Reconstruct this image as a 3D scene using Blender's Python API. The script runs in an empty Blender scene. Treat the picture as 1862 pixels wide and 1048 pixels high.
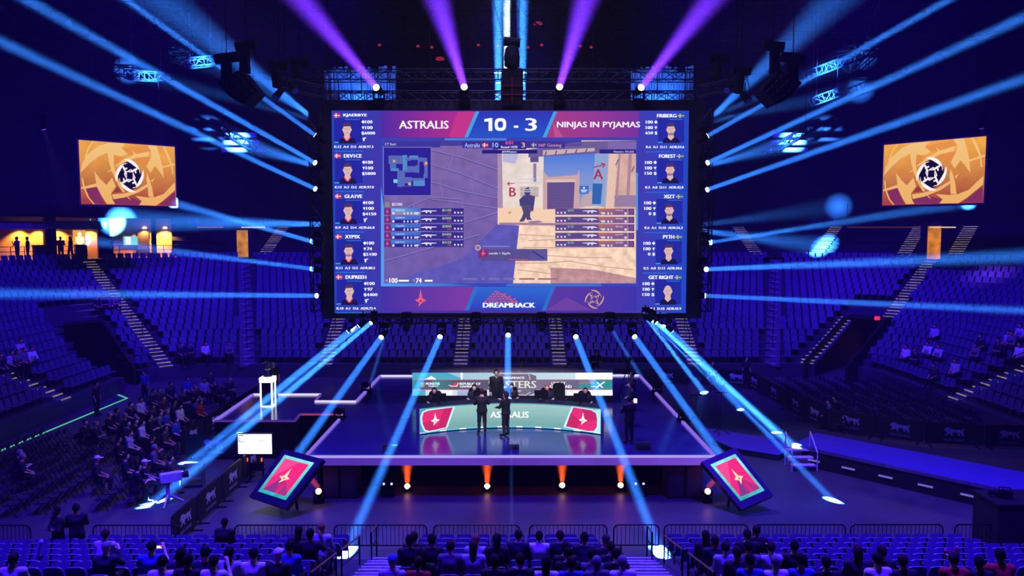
import bpy, bmesh, math, random
from mathutils import Vector, Matrix
R = math.radians
C = bpy.context.scene.collection
S = bpy.context.scene

# ------------------------------------------------------------------ camera
F, W0, H0 = 1400.0, 1862.0, 1048.0
PITCH, YAW = math.atan(100.0 / F), math.atan(3.5 / F)
CAM = Vector((0.0, 0.0, 9.47))
cd = bpy.data.cameras.new('camera')
cam = bpy.data.objects.new('camera', cd)
C.objects.link(cam)
cam.location = CAM
cam.rotation_euler = (math.pi / 2 - PITCH, 0, -YAW)
cd.sensor_width = 36.0
cd.lens = 36.0 * F / W0
cd.clip_end = 400
S.camera = cam
CM = cam.rotation_euler.to_matrix()

def ray(px, py):
    return CM @ Vector((px - W0 / 2, H0 / 2 - py, -F))
def onz(px, py, z=0.0):           # where the line of sight meets the level z
    d = ray(px, py); return CAM + d * ((z - CAM.z) / d.z)
def ony(px, py, Y):               # where it meets the depth Y
    d = ray(px, py); return CAM + d * (Y / d.y)
def onplane(px, py, p, n):
    d = ray(px, py); return CAM + d * ((p - CAM).dot(n) / d.dot(n))

# ------------------------------------------------------------------ render look, haze, lights
S.view_settings.view_transform = 'Standard'
S.view_settings.look = 'None'
S.view_settings.gamma = 1.0
S.view_settings.exposure = 0.0
S.cycles.max_bounces = 4
S.cycles.diffuse_bounces = 2
S.cycles.glossy_bounces = 2
S.cycles.volume_bounces = 0
S.cycles.transmission_bounces = 2
S.cycles.caustics_reflective = False
S.cycles.caustics_refractive = False
S.cycles.sample_clamp_indirect = 3.0

HAZE = 0.0006          # thin smoke, per metre
w = bpy.data.worlds.new('hall_haze'); S.world = w
w.use_nodes = True
nt = w.node_tree; nt.nodes.clear()
wo = nt.nodes.new('ShaderNodeOutputWorld')
bg = nt.nodes.new('ShaderNodeBackground'); bg.inputs[0].default_value = (0.02, 0.01, 0.2, 1); bg.inputs[1].default_value = 0.0
vs = nt.nodes.new('ShaderNodeVolumeScatter'); vs.inputs['Density'].default_value = HAZE
vs.inputs['Color'].default_value = (1, 1, 1, 1)
nt.links.new(bg.outputs[0], wo.inputs[0]); nt.links.new(vs.outputs[0], wo.inputs[1])

def aim(o, target):
    o.rotation_euler = (Vector(target) - o.location).to_track_quat('-Z', 'Y').to_euler()
def spot(name, loc, target, color, power, deg, radius=0.1, blend=0.4):
    l = bpy.data.lights.new(name, 'SPOT'); l.color = color; l.energy = power
    l.spot_size = R(deg); l.spot_blend = blend; l.shadow_soft_size = radius
    o = bpy.data.objects.new(name, l); C.objects.link(o); o.location = loc; aim(o, target)
    return o
def area(name, loc, target, color, power, sx, sy=None, spread=180):
    l = bpy.data.lights.new(name, 'AREA'); l.color = color; l.energy = power
    l.shape = 'RECTANGLE' if sy else 'DISK'; l.size = sx
    if sy: l.size_y = sy
    l.spread = R(spread)
    o = bpy.data.objects.new(name, l); C.objects.link(o); o.location = loc; aim(o, target)
    return o

# blue-violet wash from the roof rig over the stands and the floor
VIO, DEEP = (0.045, 0.006, 1.0), (0.36, 0.26, 1.0)
for sx in (-1, 1):
    area('stand_wash', (sx * 14, 34, 25), (sx * 30, 50, 3), VIO, 3500, 3, None, 88)
    area('corner_wash', (sx * 8, 40, 25), (sx * 22, 60, 4), VIO, 2600, 3, None, 88)
    area('front_wash', (sx * 10, 17, 26), (sx * 10.5, 18.5, 1), VIO, 4800, 3, None, 70)
area('far_wash', (0, 44, 22), (0, 58, 3), VIO, 2600, 4, None, 110)
area('floor_wash', (0, 30, 25), (0, 32, 0), DEEP, 2400, 6, None, 120)
# white key light on the players from the front of the house, and lamps in the open concourse
spot('stage_key', (-9, 12, 20), (0, 31.5, 2.4), (1.0, .86, .95), 14000, 16, .3, .6)
spot('stage_key', (9, 12, 20), (0, 31.5, 2.4), (1.0, .86, .95), 14000, 16, .3, .6)

# ------------------------------------------------------------------ helpers
import numpy as np
RN = random.Random(7)

def lin(h):
    h = h.lstrip('#'); c = [int(h[i:i + 2], 16) / 255 for i in (0, 2, 4)]
    return tuple(x / 12.92 if x <= 0.04045 else ((x + 0.055) / 1.055) ** 2.4 for x in c)

_M = {}
def mat(hexc, rough=0.6, metal=0.0, var=0.25, scale=6.0, spec=0.5):
    """a plain surface whose colour and gloss vary a little with a noise"""
    k = (hexc, rough, metal, var, scale, spec)
    if k in _M: return _M[k]
    m = bpy.data.materials.new('surface_' + hexc.lstrip('#')); m.use_nodes = True
    n = m.node_tree.nodes; l = m.node_tree.links; b = n['Principled BSDF']
    tc = n.new('ShaderNodeTexCoord'); no = n.new('ShaderNodeTexNoise'); no.inputs['Scale'].default_value = scale; no.inputs['Detail'].default_value = 3
    l.new(tc.outputs['Object'], no.inputs['Vector'])
    r = n.new('ShaderNodeValToRGB'); c = lin(hexc)
    r.color_ramp.elements[0].position = 0.3; r.color_ramp.elements[1].position = 0.7
    r.color_ramp.elements[0].color = (*[x * (1 - var) for x in c], 1); r.color_ramp.elements[1].color = (*[min(1, x * (1 + var)) for x in c], 1)
    l.new(no.outputs['Fac'], r.inputs[0]); l.new(r.outputs[0], b.inputs['Base Color'])
    b.inputs['Roughness'].default_value = rough; b.inputs['Metallic'].default_value = metal
    b.inputs['Specular IOR Level'].default_value = spec
    _M[k] = m; return m

def em(hexc, k=1.0, sample=False, hex2=None, axis=0, span=(0, 1), noise=0.0, nscale=4.0):
    """a lit display colour; hex2 makes a picture gradient along an object axis"""
    key = (hexc, k, sample, hex2, axis, span, noise, nscale)
    if key in _M: return _M[key]
    m = bpy.data.materials.new('lit_' + hexc.lstrip('#')); m.use_nodes = True
    n = m.node_tree.nodes; l = m.node_tree.links; n.clear()
    o = n.new('ShaderNodeOutputMaterial'); e = n.new('ShaderNodeEmission'); l.new(e.outputs[0], o.inputs[0])
    e.inputs[0].default_value = (*lin(hexc), 1); e.inputs[1].default_value = k
    src = None
    if hex2 or noise:
        tc = n.new('ShaderNodeTexCoord')
    if hex2:
        sp = n.new('ShaderNodeSeparateXYZ'); l.new(tc.outputs['Object'], sp.inputs[0])
        mr = n.new('ShaderNodeMapRange'); mr.inputs[1].default_value, mr.inputs[2].default_value = span
        l.new(sp.outputs[axis], mr.inputs[0])
        r = n.new('ShaderNodeValToRGB'); r.color_ramp.elements[0].color = (*lin(hexc), 1); r.color_ramp.elements[1].color = (*lin(hex2), 1)
        l.new(mr.outputs[0], r.inputs[0]); src = r.outputs[0]
    if noise:
        no = n.new('ShaderNodeTexNoise'); no.inputs['Scale'].default_value = nscale; no.inputs['Detail'].default_value = 4
        l.new(tc.outputs['Object'], no.inputs['Vector'])
        m2 = n.new('ShaderNodeMapRange'); m2.inputs[1].default_value = .3; m2.inputs[2].default_value = .7
        m2.inputs[3].default_value = k * (1 - noise); m2.inputs[4].default_value = k * (1 + noise)
        l.new(no.outputs['Fac'], m2.inputs[0]); l.new(m2.outputs[0], e.inputs[1])
    if src: l.new(src, e.inputs[0])
    m.cycles.emission_sampling = 'AUTO' if sample else 'NONE'
    _M[key] = m; return m

class MB:
    """collects shapes for one mesh"""
    def __init__(s): s.v = []; s.f = []; s.mi = []; s.mats = []; s.cur = 0
    def use(s, m):
        if m not in s.mats: s.mats.append(m)
        s.cur = s.mats.index(m); return s
    def add(s, vs, fs, M=None):
        b = len(s.v)
        s.v.extend([tuple(M @ Vector(p)) for p in vs] if M is not None else [tuple(p) for p in vs])
        s.f.extend([tuple(i + b for i in f) for f in fs]); s.mi.extend([s.cur] * len(fs)); return s
    def box(s, c, d, rz=0.0, M=None, top=1.0):
        x, y, z = d[0] / 2, d[1] / 2, d[2] / 2
        vs = [(-x, -y, -z), (x, -y, -z), (x, y, -z), (-x, y, -z), (-x * top, -y * top, z), (x * top, -y * top, z), (x * top, y * top, z), (-x * top, y * top, z)]
        fs = [(3, 2, 1, 0), (4, 5, 6, 7), (0, 1, 5, 4), (1, 2, 6, 5), (2, 3, 7, 6), (3, 0, 4, 7)]
        T = Matrix.Translation(c) @ Matrix.Rotation(rz, 4, 'Z')
        return s.add(vs, fs, M @ T if M is not None else T)
    def bbox(s, lo, hi): return s.box([(a + b) / 2 for a, b in zip(lo, hi)], [b - a for a, b in zip(lo, hi)])
    def rbox(s, c, d, r, rz=0.0, M=None, ax=2):
        """a box with rounded edges along one axis"""
        o = [i for i in (0, 1, 2) if i != ax]; hx, hy = d[o[0]] / 2, d[o[1]] / 2
        pts = []
        for (cx, cy, a0) in ((hx - r, hy - r, 0), (-hx + r, hy - r, 90), (-hx + r, -hy + r, 180), (hx - r, -hy + r, 270)):
            for a in (0, 30, 60, 90): pts.append((cx + r * math.cos(R(a0 + a)), cy + r * math.sin(R(a0 + a))))
        return s.prism(pts, d[ax], c, ax, rz, M)
    def prism(s, pts, h, c=(0, 0, 0), ax=2, rz=0.0, M=None):
        n = len(pts); vs = []
        for k in (-h / 2, h / 2):
            for (a, b) in pts:
                vs.append((a, b, k) if ax == 2 else ((a, k, b) if ax == 1 else (k, a, b)))
        fs = [tuple(range(n))[::-1], tuple(range(n, 2 * n))] + [(i, (i + 1) % n, n + (i + 1) % n, n + i) for i in range(n)]
        T = Matrix.Translation(c) @ Matrix.Rotation(rz, 4, 'Z')
        return s.add(vs, fs, M @ T if M is not None else T)
    def tube(s, a, b, r, r2=None, n=8, M=None):
        a, b = Vector(a), Vector(b); r2 = r if r2 is None else r2
        d = (b - a)
        if d.length < 1e-6: return s
        q = d.to_track_quat('Z', 'Y'); u, w_ = q @ Vector((1, 0, 0)), q @ Vector((0, 1, 0)); vs = []
        for p, rr in ((a, r), (b, r2)):
            for i in range(n):
                t = 2 * math.pi * i / n; vs.append(p + u * (rr * math.cos(t)) + w_ * (rr * math.sin(t)))
        fs = [tuple(range(n))[::-1], tuple(range(n, 2 * n))] + [(i, (i + 1) % n, n + (i + 1) % n, n + i) for i in range(n)]
        return s.add(vs, fs, M)
    def path(s, pts, r, n=6):
        for a, b in zip(pts, pts[1:]): s.tube(a, b, r, n=n)
        return s
    def lathe(s, prof, c=(0, 0, 0), n=16, M=None):
        vs = []; m = len(prof)
        for (r, z) in prof:
            for i in range(n):
                t = 2 * math.pi * i / n; vs.append((r * math.cos(t), r * math.sin(t), z))
        fs = [(j * n + i, j * n + (i + 1) % n, (j + 1) * n + (i + 1) % n, (j + 1) * n + i) for j in range(m - 1) for i in range(n)]
        fs += [tuple(range(n))[::-1], tuple(range((m - 1) * n, m * n))]
        T = Matrix.Translation(c)
        return s.add(vs, fs, M @ T if M is not None else T)
    def ball(s, c, r, n=10, sc=(1, 1, 1), M=None):
        prof = [(max(1e-4, r * math.sin(math.pi * j / n)), -r * math.cos(math.pi * j / n)) for j in range(n + 1)]
        T = Matrix.Translation(c) @ Matrix.Diagonal((*sc, 1))
        return s.lathe(prof, (0, 0, 0), n + 2, M @ T if M is not None else T)
    def quad(s, a, b, c, d): return s.add([a, b, c, d], [(0, 1, 2, 3)])
    def mesh(s, name, m=None, smooth=False):
        me = bpy.data.meshes.new(name); me.from_pydata(s.v, [], s.f)
        for x in (s.mats or [m]):
            me.materials.append(x)
        if s.mats: me.polygons.foreach_set('material_index', s.mi)
        if smooth: me.polygons.foreach_set('use_smooth', [True] * len(s.f))
        me.update(); return me

def obj(name, mb, m=None, parent=None, loc=None, rz=0.0, smooth=False):
    me = mb.mesh(name, m, smooth) if isinstance(mb, MB) else mb
    o = bpy.data.objects.new(name, me); C.objects.link(o)
    if parent is not None: o.parent = parent
    if loc is not None: o.location = loc
    o.rotation_euler = (0, 0, rz); return o
def tag(o, label=None, cat=None, group=None, kind=None):
    for k, v in (('label', label), ('category', cat), ('group', group), ('kind', kind)):
        if v: o[k] = v
    return o
def thing(name, label, cat, loc=(0, 0, 0), rz=0.0, group=None):
    o = bpy.data.objects.new(name, None); C.objects.link(o); o.empty_display_size = .2
    o.location = loc; o.rotation_euler = (0, 0, rz); return tag(o, label, cat, group)
def struct(name, mb, m=None):
    return tag(obj(name, mb, m), kind='structure')
def dup(o, loc=None, rz=None, label=None, group=None):
    kids = [(ch, list(ch.children)) for ch in o.children]
    c = o.copy(); C.objects.link(c)
    if loc is not None: c.location = loc
    if rz is not None: c.rotation_euler = (0, 0, rz)
    if label: c['label'] = label
    if group: c['group'] = group
    for ch, sub in kids:
        k = ch.copy(); C.objects.link(k); k.parent = c
        for g in sub:
            q = g.copy(); C.objects.link(q); q.parent = k
    return c

# ---- lettering: the outline of each string, as faces in the plane of a sign
_T = {}
def text_faces(s, space=1.0):
    if (s, space) in _T: return _T[(s, space)]
    cu = bpy.data.curves.new('lettering', 'FONT'); cu.body = s; cu.size = 1.0; cu.resolution_u = 2; cu.space_character = space
    o = bpy.data.objects.new('lettering', cu); C.objects.link(o)
    dg = bpy.context.evaluated_depsgraph_get()
    me = bpy.data.meshes.new_from_object(o.evaluated_get(dg))
    vs = [(v.co.x, v.co.y) for v in me.vertices]; fs = [tuple(p.vertices) for p in me.polygons]
    bpy.data.objects.remove(o); bpy.data.curves.remove(cu); bpy.data.meshes.remove(me)
    x0 = min(v[0] for v in vs); x1 = max(v[0] for v in vs)
    y0 = min(v[1] for v in vs); y1 = max(v[1] for v in vs)
    _T[(s, space)] = (vs, fs, x0, x1, y0, y1); return _T[(s, space)]

class Sheet:
    """flat artwork on a display: f maps artwork coordinates and a layer number to a point of the place"""
    def __init__(s, f): s.f = f; s.mb = MB()
    def poly(s, pts, m, layer=1):
        s.mb.use(m); vs = [s.f(x, y, layer) for x, y in pts]
        n = len(vs); s.mb.add(vs, [tuple(range(n))]); return s
    def rect(s, x0, y0, x1, y1, m, layer=1): return s.poly([(x0, y1), (x1, y1), (x1, y0), (x0, y0)], m, layer)
    def disc(s, x, y, rx, ry, m, layer=1, n=14): return s.poly([(x + rx * math.cos(2 * math.pi * i / n), y - ry * math.sin(2 * math.pi * i / n)) for i in range(n)], m, layer)
    def line(s, pts, wd, m, layer=1):
        for (a, b), (c, d) in zip(pts, pts[1:]):
            L = math.hypot(c - a, d - b) or 1; u, v = -(d - b) / L * wd / 2, (c - a) / L * wd / 2
            s.poly([(a - u, b - v), (c - u, d - v), (c + u, d + v), (a + u, b + v)], m, layer)
        return s
    def text(s, t, x0, x1, yc, h, m, layer=3, bold=0.0, space=1.0):
        """fills x0..x1, centred on yc, h tall"""
        vs, fs, a, b, c, d = text_faces(t, space)
        kx = (x1 - x0) / max(1e-6, b - a); ky = h / max(1e-6, d - c)
        s.mb.use(m)
        for dx in ((0,) if not bold else (-bold, bold)):
            s.mb.add([s.f(x0 + (x - a) * kx + dx, yc + h / 2 - (y - c) * ky, layer + (0.1 if dx > 0 else 0)) for x, y in vs], fs)
        return s
    def done(s, name, parent=None):
        return obj(name, s.mb, None, parent)

def strip(pts, fn, **k):
    for a, b in zip(pts, pts[1:]): fn(a, b, **k)
def star_logo(sh, cx, cy, k, m, hole, layer=3):
    """a slender star: long upper ray, two side rays, one lower ray, small star cut in the middle"""
    P = [(0, -1), (.17, -.08), (.58, .12), (.25, .3), (-.25, .82), (-.14, .36), (-.58, .12), (-.18, -.08)]
    sh.poly([(cx + x * k, cy + y * k) for x, y in P][::-1], m, layer)
    q = []
    for i in range(10):
        r = .15 if i % 2 == 0 else .065; a = math.pi * i / 5 - math.pi / 2
        q.append((cx + r * k * math.cos(a), cy + (.2 + r * math.sin(a)) * k))
    sh.poly(q[::-1], hole, layer + 1)
def blade_logo(sh, cx, cy, k, m, layer=3, wd=1.0, core=True):
    """four curved blades turning round an open square"""
    def P(r, a): return (cx + k * r * math.cos(a), cy + k * r * math.sin(a))
    for q in range(4):
        a0 = q * math.pi / 2 - .35
        outer = [P(1.12 - .32 * t, a0 + t * 1.75) for t in [i / 8 for i in range(9)]]
        inner = [P(1.1 - .32 * t - .26 * wd * math.sin(math.pi * min(1, t * 1.1 + .05)) ** .8, a0 + t * 1.6) for t in [i / 8 for i in range(9)]]
        for i in range(8):
            sh.poly([outer[i], outer[i + 1], inner[i + 1], inner[i]][::-1], m, layer)
        b = a0 + .95
        sh.line([P(.75, b + .28), P(.24, b - .28)], .16 * k * wd, m, layer)
        sh.line([P(.62, b + .1), P(.5, b + .62)], .13 * k * wd, m, layer)
        if core: sh.line([P(.42, b - .3), P(.42, b + math.pi / 2 - .3)], .09 * k * wd, m, layer)
def lion_logo(sh, cx, cy, k, m, layer=2):
    """a walking lion in outline, facing left"""
    P = [(-1, -.12), (-.92, -.42), (-.72, -.58), (-.5, -.6), (-.28, -.42), (.1, -.34), (.5, -.38), (.72, -.28), (.86, -.5), (.98, -.52), (.9, -.3), (.82, -.05), (.88, .2), (.98, .52), (.8, .56), (.66, .2), (.5, .08), (.52, .5), (.36, .52), (.3, .06), (-.1, .08), (-.22, .24), (-.1, .52), (-.28, .54), (-.42, .2), (-.58, .3), (-.78, .52), (-.94, .5), (-.72, .16), (-.74, 0)]
    sh.poly([(cx + x * k, cy + y * k * .8) for x, y in P][::-1], m, layer)

# ------------------------------------------------------------------ people: smooth bodies grown round a posed skeleton
def surf(fn, lo, hi, h):
    ax = [np.arange(l, u + h, h) for l, u in zip(lo, hi)]
    X, Y, Z = np.meshgrid(*ax, indexing='ij')
    D = fn(np.stack([X, Y, Z], -1))
    s = D < 0
    nx, ny, nz = D.shape
    acc = np.zeros((nx - 1, ny - 1, nz - 1, 3)); cnt = np.zeros((nx - 1, ny - 1, nz - 1))
    P = np.stack([X, Y, Z], -1)
    def sl(d): return slice(d, None) if d else slice(0, -1)
    cor = [(i, j, k) for i in (0, 1) for j in (0, 1) for k in (0, 1)]
    for a in cor:
        for b in cor:
            if sum(abs(p - q) for p, q in zip(a, b)) != 1 or a > b: continue
            A = tuple((slice(a[i], D.shape[i] - 1 + a[i])) for i in range(3)); B = tuple((slice(b[i], D.shape[i] - 1 + b[i])) for i in range(3))
            c = s[A] != s[B]; da, db = D[A], D[B]
            t = np.where(c, da / np.where(np.abs(da - db) < 1e-9, 1, da - db), 0)[..., None]
            acc += np.where(c[..., None], P[A] + (P[B] - P[A]) * t, 0); cnt += c
    on = cnt > 0
    idx = -np.ones(on.shape, int); idx[on] = np.arange(on.sum())
    V = acc[on] / cnt[on][:, None]
    Fs = []
    for d in range(3):
        o1, o2 = [(1, 2), (2, 0), (0, 1)][d]
        sh = list(D.shape)
        a = [slice(0, n) for n in sh]; b = [slice(0, n) for n in sh]
        a[d] = slice(0, sh[d] - 1); b[d] = slice(1, sh[d])
        c = s[tuple(a)] != s[tuple(b)]
        I = np.argwhere(c); I = I[(I[:, o1] > 0) & (I[:, o2] > 0) & (I[:, o1] < sh[o1] - 1) & (I[:, o2] < sh[o2] - 1)]
        ins = s[tuple(a)][tuple(I.T)]
        def at(e1, e2):
            J = I.copy(); J[:, o1] -= e1; J[:, o2] -= e2; return idx[tuple(J.T)]
        q = np.stack([at(1, 1), at(0, 1), at(0, 0), at(1, 0)], 1)
        q[~ins] = q[~ins][:, ::-1]; Fs.append(q[(q >= 0).all(1)])
    return V, np.concatenate(Fs)

def d_cap(p, a, b, ra, rb):
    a, b = np.array(a), np.array(b); ba = b - a; L = max(1e-9, float(ba @ ba))
    t = np.clip(((p - a) @ ba) / L, 0, 1)
    return np.linalg.norm(p - a - t[..., None] * ba, axis=-1) - (ra + (rb - ra) * t)
def d_ell(p, c, r):
    q = (p - np.array(c)) / np.array(r); k0 = np.linalg.norm(q, axis=-1); k1 = np.linalg.norm(q / np.array(r), axis=-1)
    return k0 * (k0 - 1) / np.maximum(k1, 1e-6)
def smin(a, b, k):
    h = np.clip(.5 + .5 * (b - a) / k, 0, 1); return b + (a - b) * h - k * h * (1 - h)
def union(ds, k=.035):
    o = ds[0]
    for d in ds[1:]: o = smin(o, d, k)
    return o

def skeleton(pose):
    """joints for a figure facing +y, ground at z = 0"""
    J = {}
    if pose.startswith('sit') or pose == 'desk':
        lean = {'sit': -.03, 'sit_forward': .14, 'sit_phone': -.02, 'desk': .08}[pose]
        J['pel'] = (0, .01, .57); J['wai'] = (0, lean * .4, .74); J['che'] = (0, lean, .95); J['nek'] = (0, lean + .02, 1.14); J['hed'] = (0, lean + .05, 1.285)
        for s in (-1, 1):
            J['hip', s] = (.1 * s, .03, .555); J['kne', s] = (.12 * s, .42, .535); J['ank', s] = (.12 * s, .39 + .03 * s, .1); J['toe', s] = (.13 * s, .55 + .03 * s, .05)
            J['sho', s] = (.185 * s, lean, 1.06)
            J['elb', s] = (.25 * s, lean + .04, .78); J['wri', s] = (.13 * s, .27, .66)
            if pose == 'sit_forward': J['elb', s] = (.24 * s, .3, .74); J['wri', s] = (.06 * s, .46, .78)
            if pose == 'sit_phone' and s > 0: J['elb', s] = (.27, .2, .86); J['wri', s] = (.14, .36, 1.12)
            if pose == 'desk': J['elb', s] = (.29 * s, .12, .82); J['wri', s] = (.18 * s, .42, .84)
    else:
        J['pel'] = (0, 0, .95); J['wai'] = (0, .01, 1.1); J['che'] = (0, 0, 1.3); J['nek'] = (0, .0, 1.49); J['hed'] = (0, .03, 1.63)
        for s in (-1, 1):
            J['hip', s] = (.09 * s, 0, .92); J['kne', s] = (.11 * s, .02, .5); J['ank', s] = (.12 * s, -.02, .09); J['toe', s] = (.14 * s, .16, .04)
            J['sho', s] = (.185 * s, 0, 1.41); J['elb', s] = (.25 * s, -.02, 1.13); J['wri', s] = (.25 * s, .08, .88)
            if pose == 'stand_mic': J['elb', s] = (.27 * s, .1, 1.17); J['wri', s] = (.07 * s, .28, 1.36) if s > 0 else (-.2, .3, 1.13)
            if pose == 'stand_crossed': J['elb', s] = (.26 * s, .1, 1.15); J['wri', s] = (-.08 * s, .2, 1.16 + .03 * s)
            if pose == 'stand_camera': J['elb', s] = (.28 * s, .14, 1.16); J['wri', s] = (.1 * s, .36, 1.22)
            if pose == 'stand_step': J['kne', s] = (.1 * s, .1 * s + .04, .5); J['ank', s] = (.1 * s, .2 * s - .04, .09); J['toe', s] = (.11 * s, .2 * s + .14, .05)
    return J

_P = {}
def figure(pose):
    """the meshes of one pose: body, shirt, jacket, trousers, shoes, three kinds of hair, cap"""
    if pose in _P: return _P[pose]
    J = skeleton(pose); H = J['hed']; N = J['nek']
    def torso(p, e):
        ds = []
        for s in (-1, 1):
            f = lambda q, d: (q[0] + d * s, q[1], q[2])
            ds += [d_cap(p, f(J['pel'], .07), f(J['wai'], .055), .115 + e, .105 + e), d_cap(p, f(J['wai'], .055), f(J['che'], .075), .105 + e, .115 + e)]
            ds.append(d_cap(p, f(J['che'], .06), J['sho', s], .11 + e, .075 + e))
            ds.append(d_cap(p, (.03 * s, N[1] - .015, N[2] - .035), J['sho', s], .05 + e, .06 + e))
        return ds
    def arm(p, s, e): return [d_cap(p, J['sho', s], J['elb', s], .058 + e, .043 + e)]
    def fore(p, s, e): return [d_cap(p, J['elb', s], J['wri', s], .043 + e, .03 + e)]
    def leg(p, s, e): return [d_cap(p, J['hip', s], J['kne', s], .088 + e, .06 + e), d_cap(p, J['kne', s], J['ank', s], .058 + e, .04 + e)]
    def foot(p, s, e): return [d_cap(p, J['ank', s], J['toe', s], .042 + e, .036 + e)]
    def palm(s):
        w_ = np.array(J['wri', s]); d = w_ - np.array(J['elb', s]); d /= np.linalg.norm(d); return w_, d
    def body(p):
        ds = torso(p, 0)
        for s in (-1, 1):
            ds += arm(p, s, 0) + fore(p, s, 0) + leg(p, s, 0) + foot(p, s, 0)
            w_, d = palm(s); ds.append(d_cap(p, w_, w_ + d * .08, .03, .036))
        o = union(ds)
        o = smin(o, d_cap(p, (N[0], N[1], N[2] - .06), (H[0], H[1] - .02, H[2] - .06), .062, .06), .03)
        hd = smin(d_ell(p, (H[0], H[1], H[2] + .03), (.084, .104, .107)), d_ell(p, (H[0], H[1] + .025, H[2] - .05), (.056, .066, .072)), .04)
        hd = smin(hd, d_cap(p, (H[0], H[1] + .09, H[2] + .01), (H[0], H[1] + .112, H[2] - .025), .012, .016), .015)
        for s in (-1, 1): hd = smin(hd, d_ell(p, (H[0] + .082 * s, H[1] - .005, H[2] + .0), (.012, .02, .032)), .01)
        return smin(o, hd, .02)
    pts = np.array([v for v in J.values()]); lo = pts.min(0) - .26; hi = pts.max(0) + .28; lo[2] = -.02
    def make(name, fn, h=.028, lo_=lo, hi_=hi):
        V, Q = surf(fn, lo_, hi_, h)
        me = bpy.data.meshes.new(name); me.from_pydata(V.tolist(), [], Q.tolist()); me.polygons.foreach_set('use_smooth', [True] * len(Q)); me.materials.append(None); me.update(); return me
    out = {}
    out['body'] = make('person', body)
    # five unequal bent fingers on each palm
    fb = MB()
    for s in (-1, 1):
        w_, d = palm(s); d = Vector(d); u = d.cross(Vector((0, 0, 1))); u = u.normalized() if u.length > .2 else Vector((1, 0, 0)); n = u.cross(d)
        b0 = Vector(w_) + d * .095
        for i, L in enumerate((.062, .075, .07, .052)):
            a = b0 + u * (-.03 + .02 * i); m_ = a + d * L * .55 - n * .008; e_ = m_ + d * L * .4 - n * .028
            fb.tube(a, m_, .0105, .0095, 6); fb.tube(m_, e_, .0095, .007, 6)
        a = Vector(w_) + d * .03 - u * .03; m_ = a + d * .03 - u * .028; fb.tube(a, m_, .013, .011, 6); fb.tube(m_, m_ + d * .032 - n * .01, .011, .008, 6)
    bm = bmesh.new(); bm.from_mesh(out['body']); f2 = fb.mesh('fingers'); bm.from_mesh(f2); bm.to_mesh(out['body']); bm.free(); bpy.data.meshes.remove(f2)
    out['body'].polygons.foreach_set('use_smooth', [True] * len(out['body'].polygons))
    neck_cut = N[2] - .02
    def shirt(p, long):
        ds = torso(p, .018)
        for s in (-1, 1):
            ds += arm(p, s, .018)
            if long: ds += fore(p, s, .014)
        return np.maximum(union(ds), p[..., 2] - neck_cut - .02)
    out['shirt'] = make('shirt', lambda p: shirt(p, False)); out['jacket'] = make('jacket', lambda p: shirt(p, True))
    out['trousers'] = make('trousers', lambda p: union([d_cap(p, J['hip', -1], J['hip', 1], .13, .13)] + leg(p, -1, .016) + leg(p, 1, .016)))
    out['shoes'] = make('shoes', lambda p: np.maximum(np.minimum(foot(p, -1, .014)[0], foot(p, 1, .014)[0]), -.001 - p[..., 2]), .02)
    hl = np.array(H) - (.2, .24, .5); hh = np.array(H) + (.2, .24, .24); hc = np.array((H[0], H[1], H[2] + .03))
    def short(p): return np.maximum(d_ell(p, hc + (0, -.008, .006), (.097, .116, .12)), (p - hc) @ np.array((0, .78, -.62)) - .022)
    out['hair_short'] = make('hair', short, .018, hl, hh)
    out['hair_long'] = make('hair', lambda p: smin(short(p), np.maximum(d_cap(p, hc + (0, -.05, 0), (H[0], H[1] - .1, N[2] - .14), .088, .075), (p - hc) @ np.array((0, 1.0, 0)) - .02), .03), .018, hl, hh)
    out['cap'] = make('cap', lambda p: np.minimum(np.maximum(d_ell(p, hc + (0, -.004, .01), (.102, .12, .12)), hc[2] + .025 - p[..., 2]), d_ell(p, hc + (0, .13, .03), (.075, .085, .014))), .016, hl, hh)
    _P[pose] = out; return out

SKIN = [mat('#e0b49c', .55), mat('#c9926f', .55), mat('#8a5a40', .55), mat('#efc9b4', .55)]
CLOTH = {'white': '#d8d6dc', 'pale': '#a9a6b8', 'grey': '#5d5c68', 'black': '#101016', 'navy': '#15182e', 'blue': '#25439a', 'red': '#a8141c', 'brown': '#3b2a22', 'orange': '#d9641c'}
HAIRC = {'black': '#0a0808', 'brown': '#2c1a12', 'fair': '#8a6a3c', 'grey': '#77747a'}
def setm(o, m):
    o.material_slots[0].link = 'OBJECT'; o.material_slots[0].material = m
def person(label, loc, rz, pose='sit', top='black', wear='shirt', hair='hair_short', hairc='black', legs='#14141c', skin=0, group=None, scale=1.0, far=False):
    F_ = figure(pose)
    o = obj('person', F_['body'], None, None, (loc[0], loc[1], loc[2] + .012), rz); setm(o, SKIN[skin]); o.scale = (scale,) * 3
    tag(o, label, 'person', group)
    def part(name, me, m):
        c = obj(name, me, None, o); setm(c, m); return c
    part(wear, F_[wear], mat(CLOTH[top], .85, var=.12)); part('trousers', F_['trousers'], mat(legs, .85))
    part('shoes', F_['shoes'], mat('#0c0c10', .5))
    if hair == 'cap': part('cap', F_['cap'], mat(CLOTH[hairc], .8))
    elif hair: part('hair', F_[hair], mat(HAIRC[hairc], .8, spec=.2))
    return o
def face(o, pose):
    """eyes and mouth for people who look towards the camera"""
    H = skeleton(pose)['hed']
    for s in (-1, 1):
        obj('eye', MB().ball((H[0] + .033 * s, H[1] + .09, H[2] + .012), .012, 6), mat('#120c0a', .3), o)
    obj('mouth', MB().ball((H[0], H[1] + .088, H[2] - .062), .022, 6, (1, .4, .3)), mat('#7c3a34', .5), o)

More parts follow.
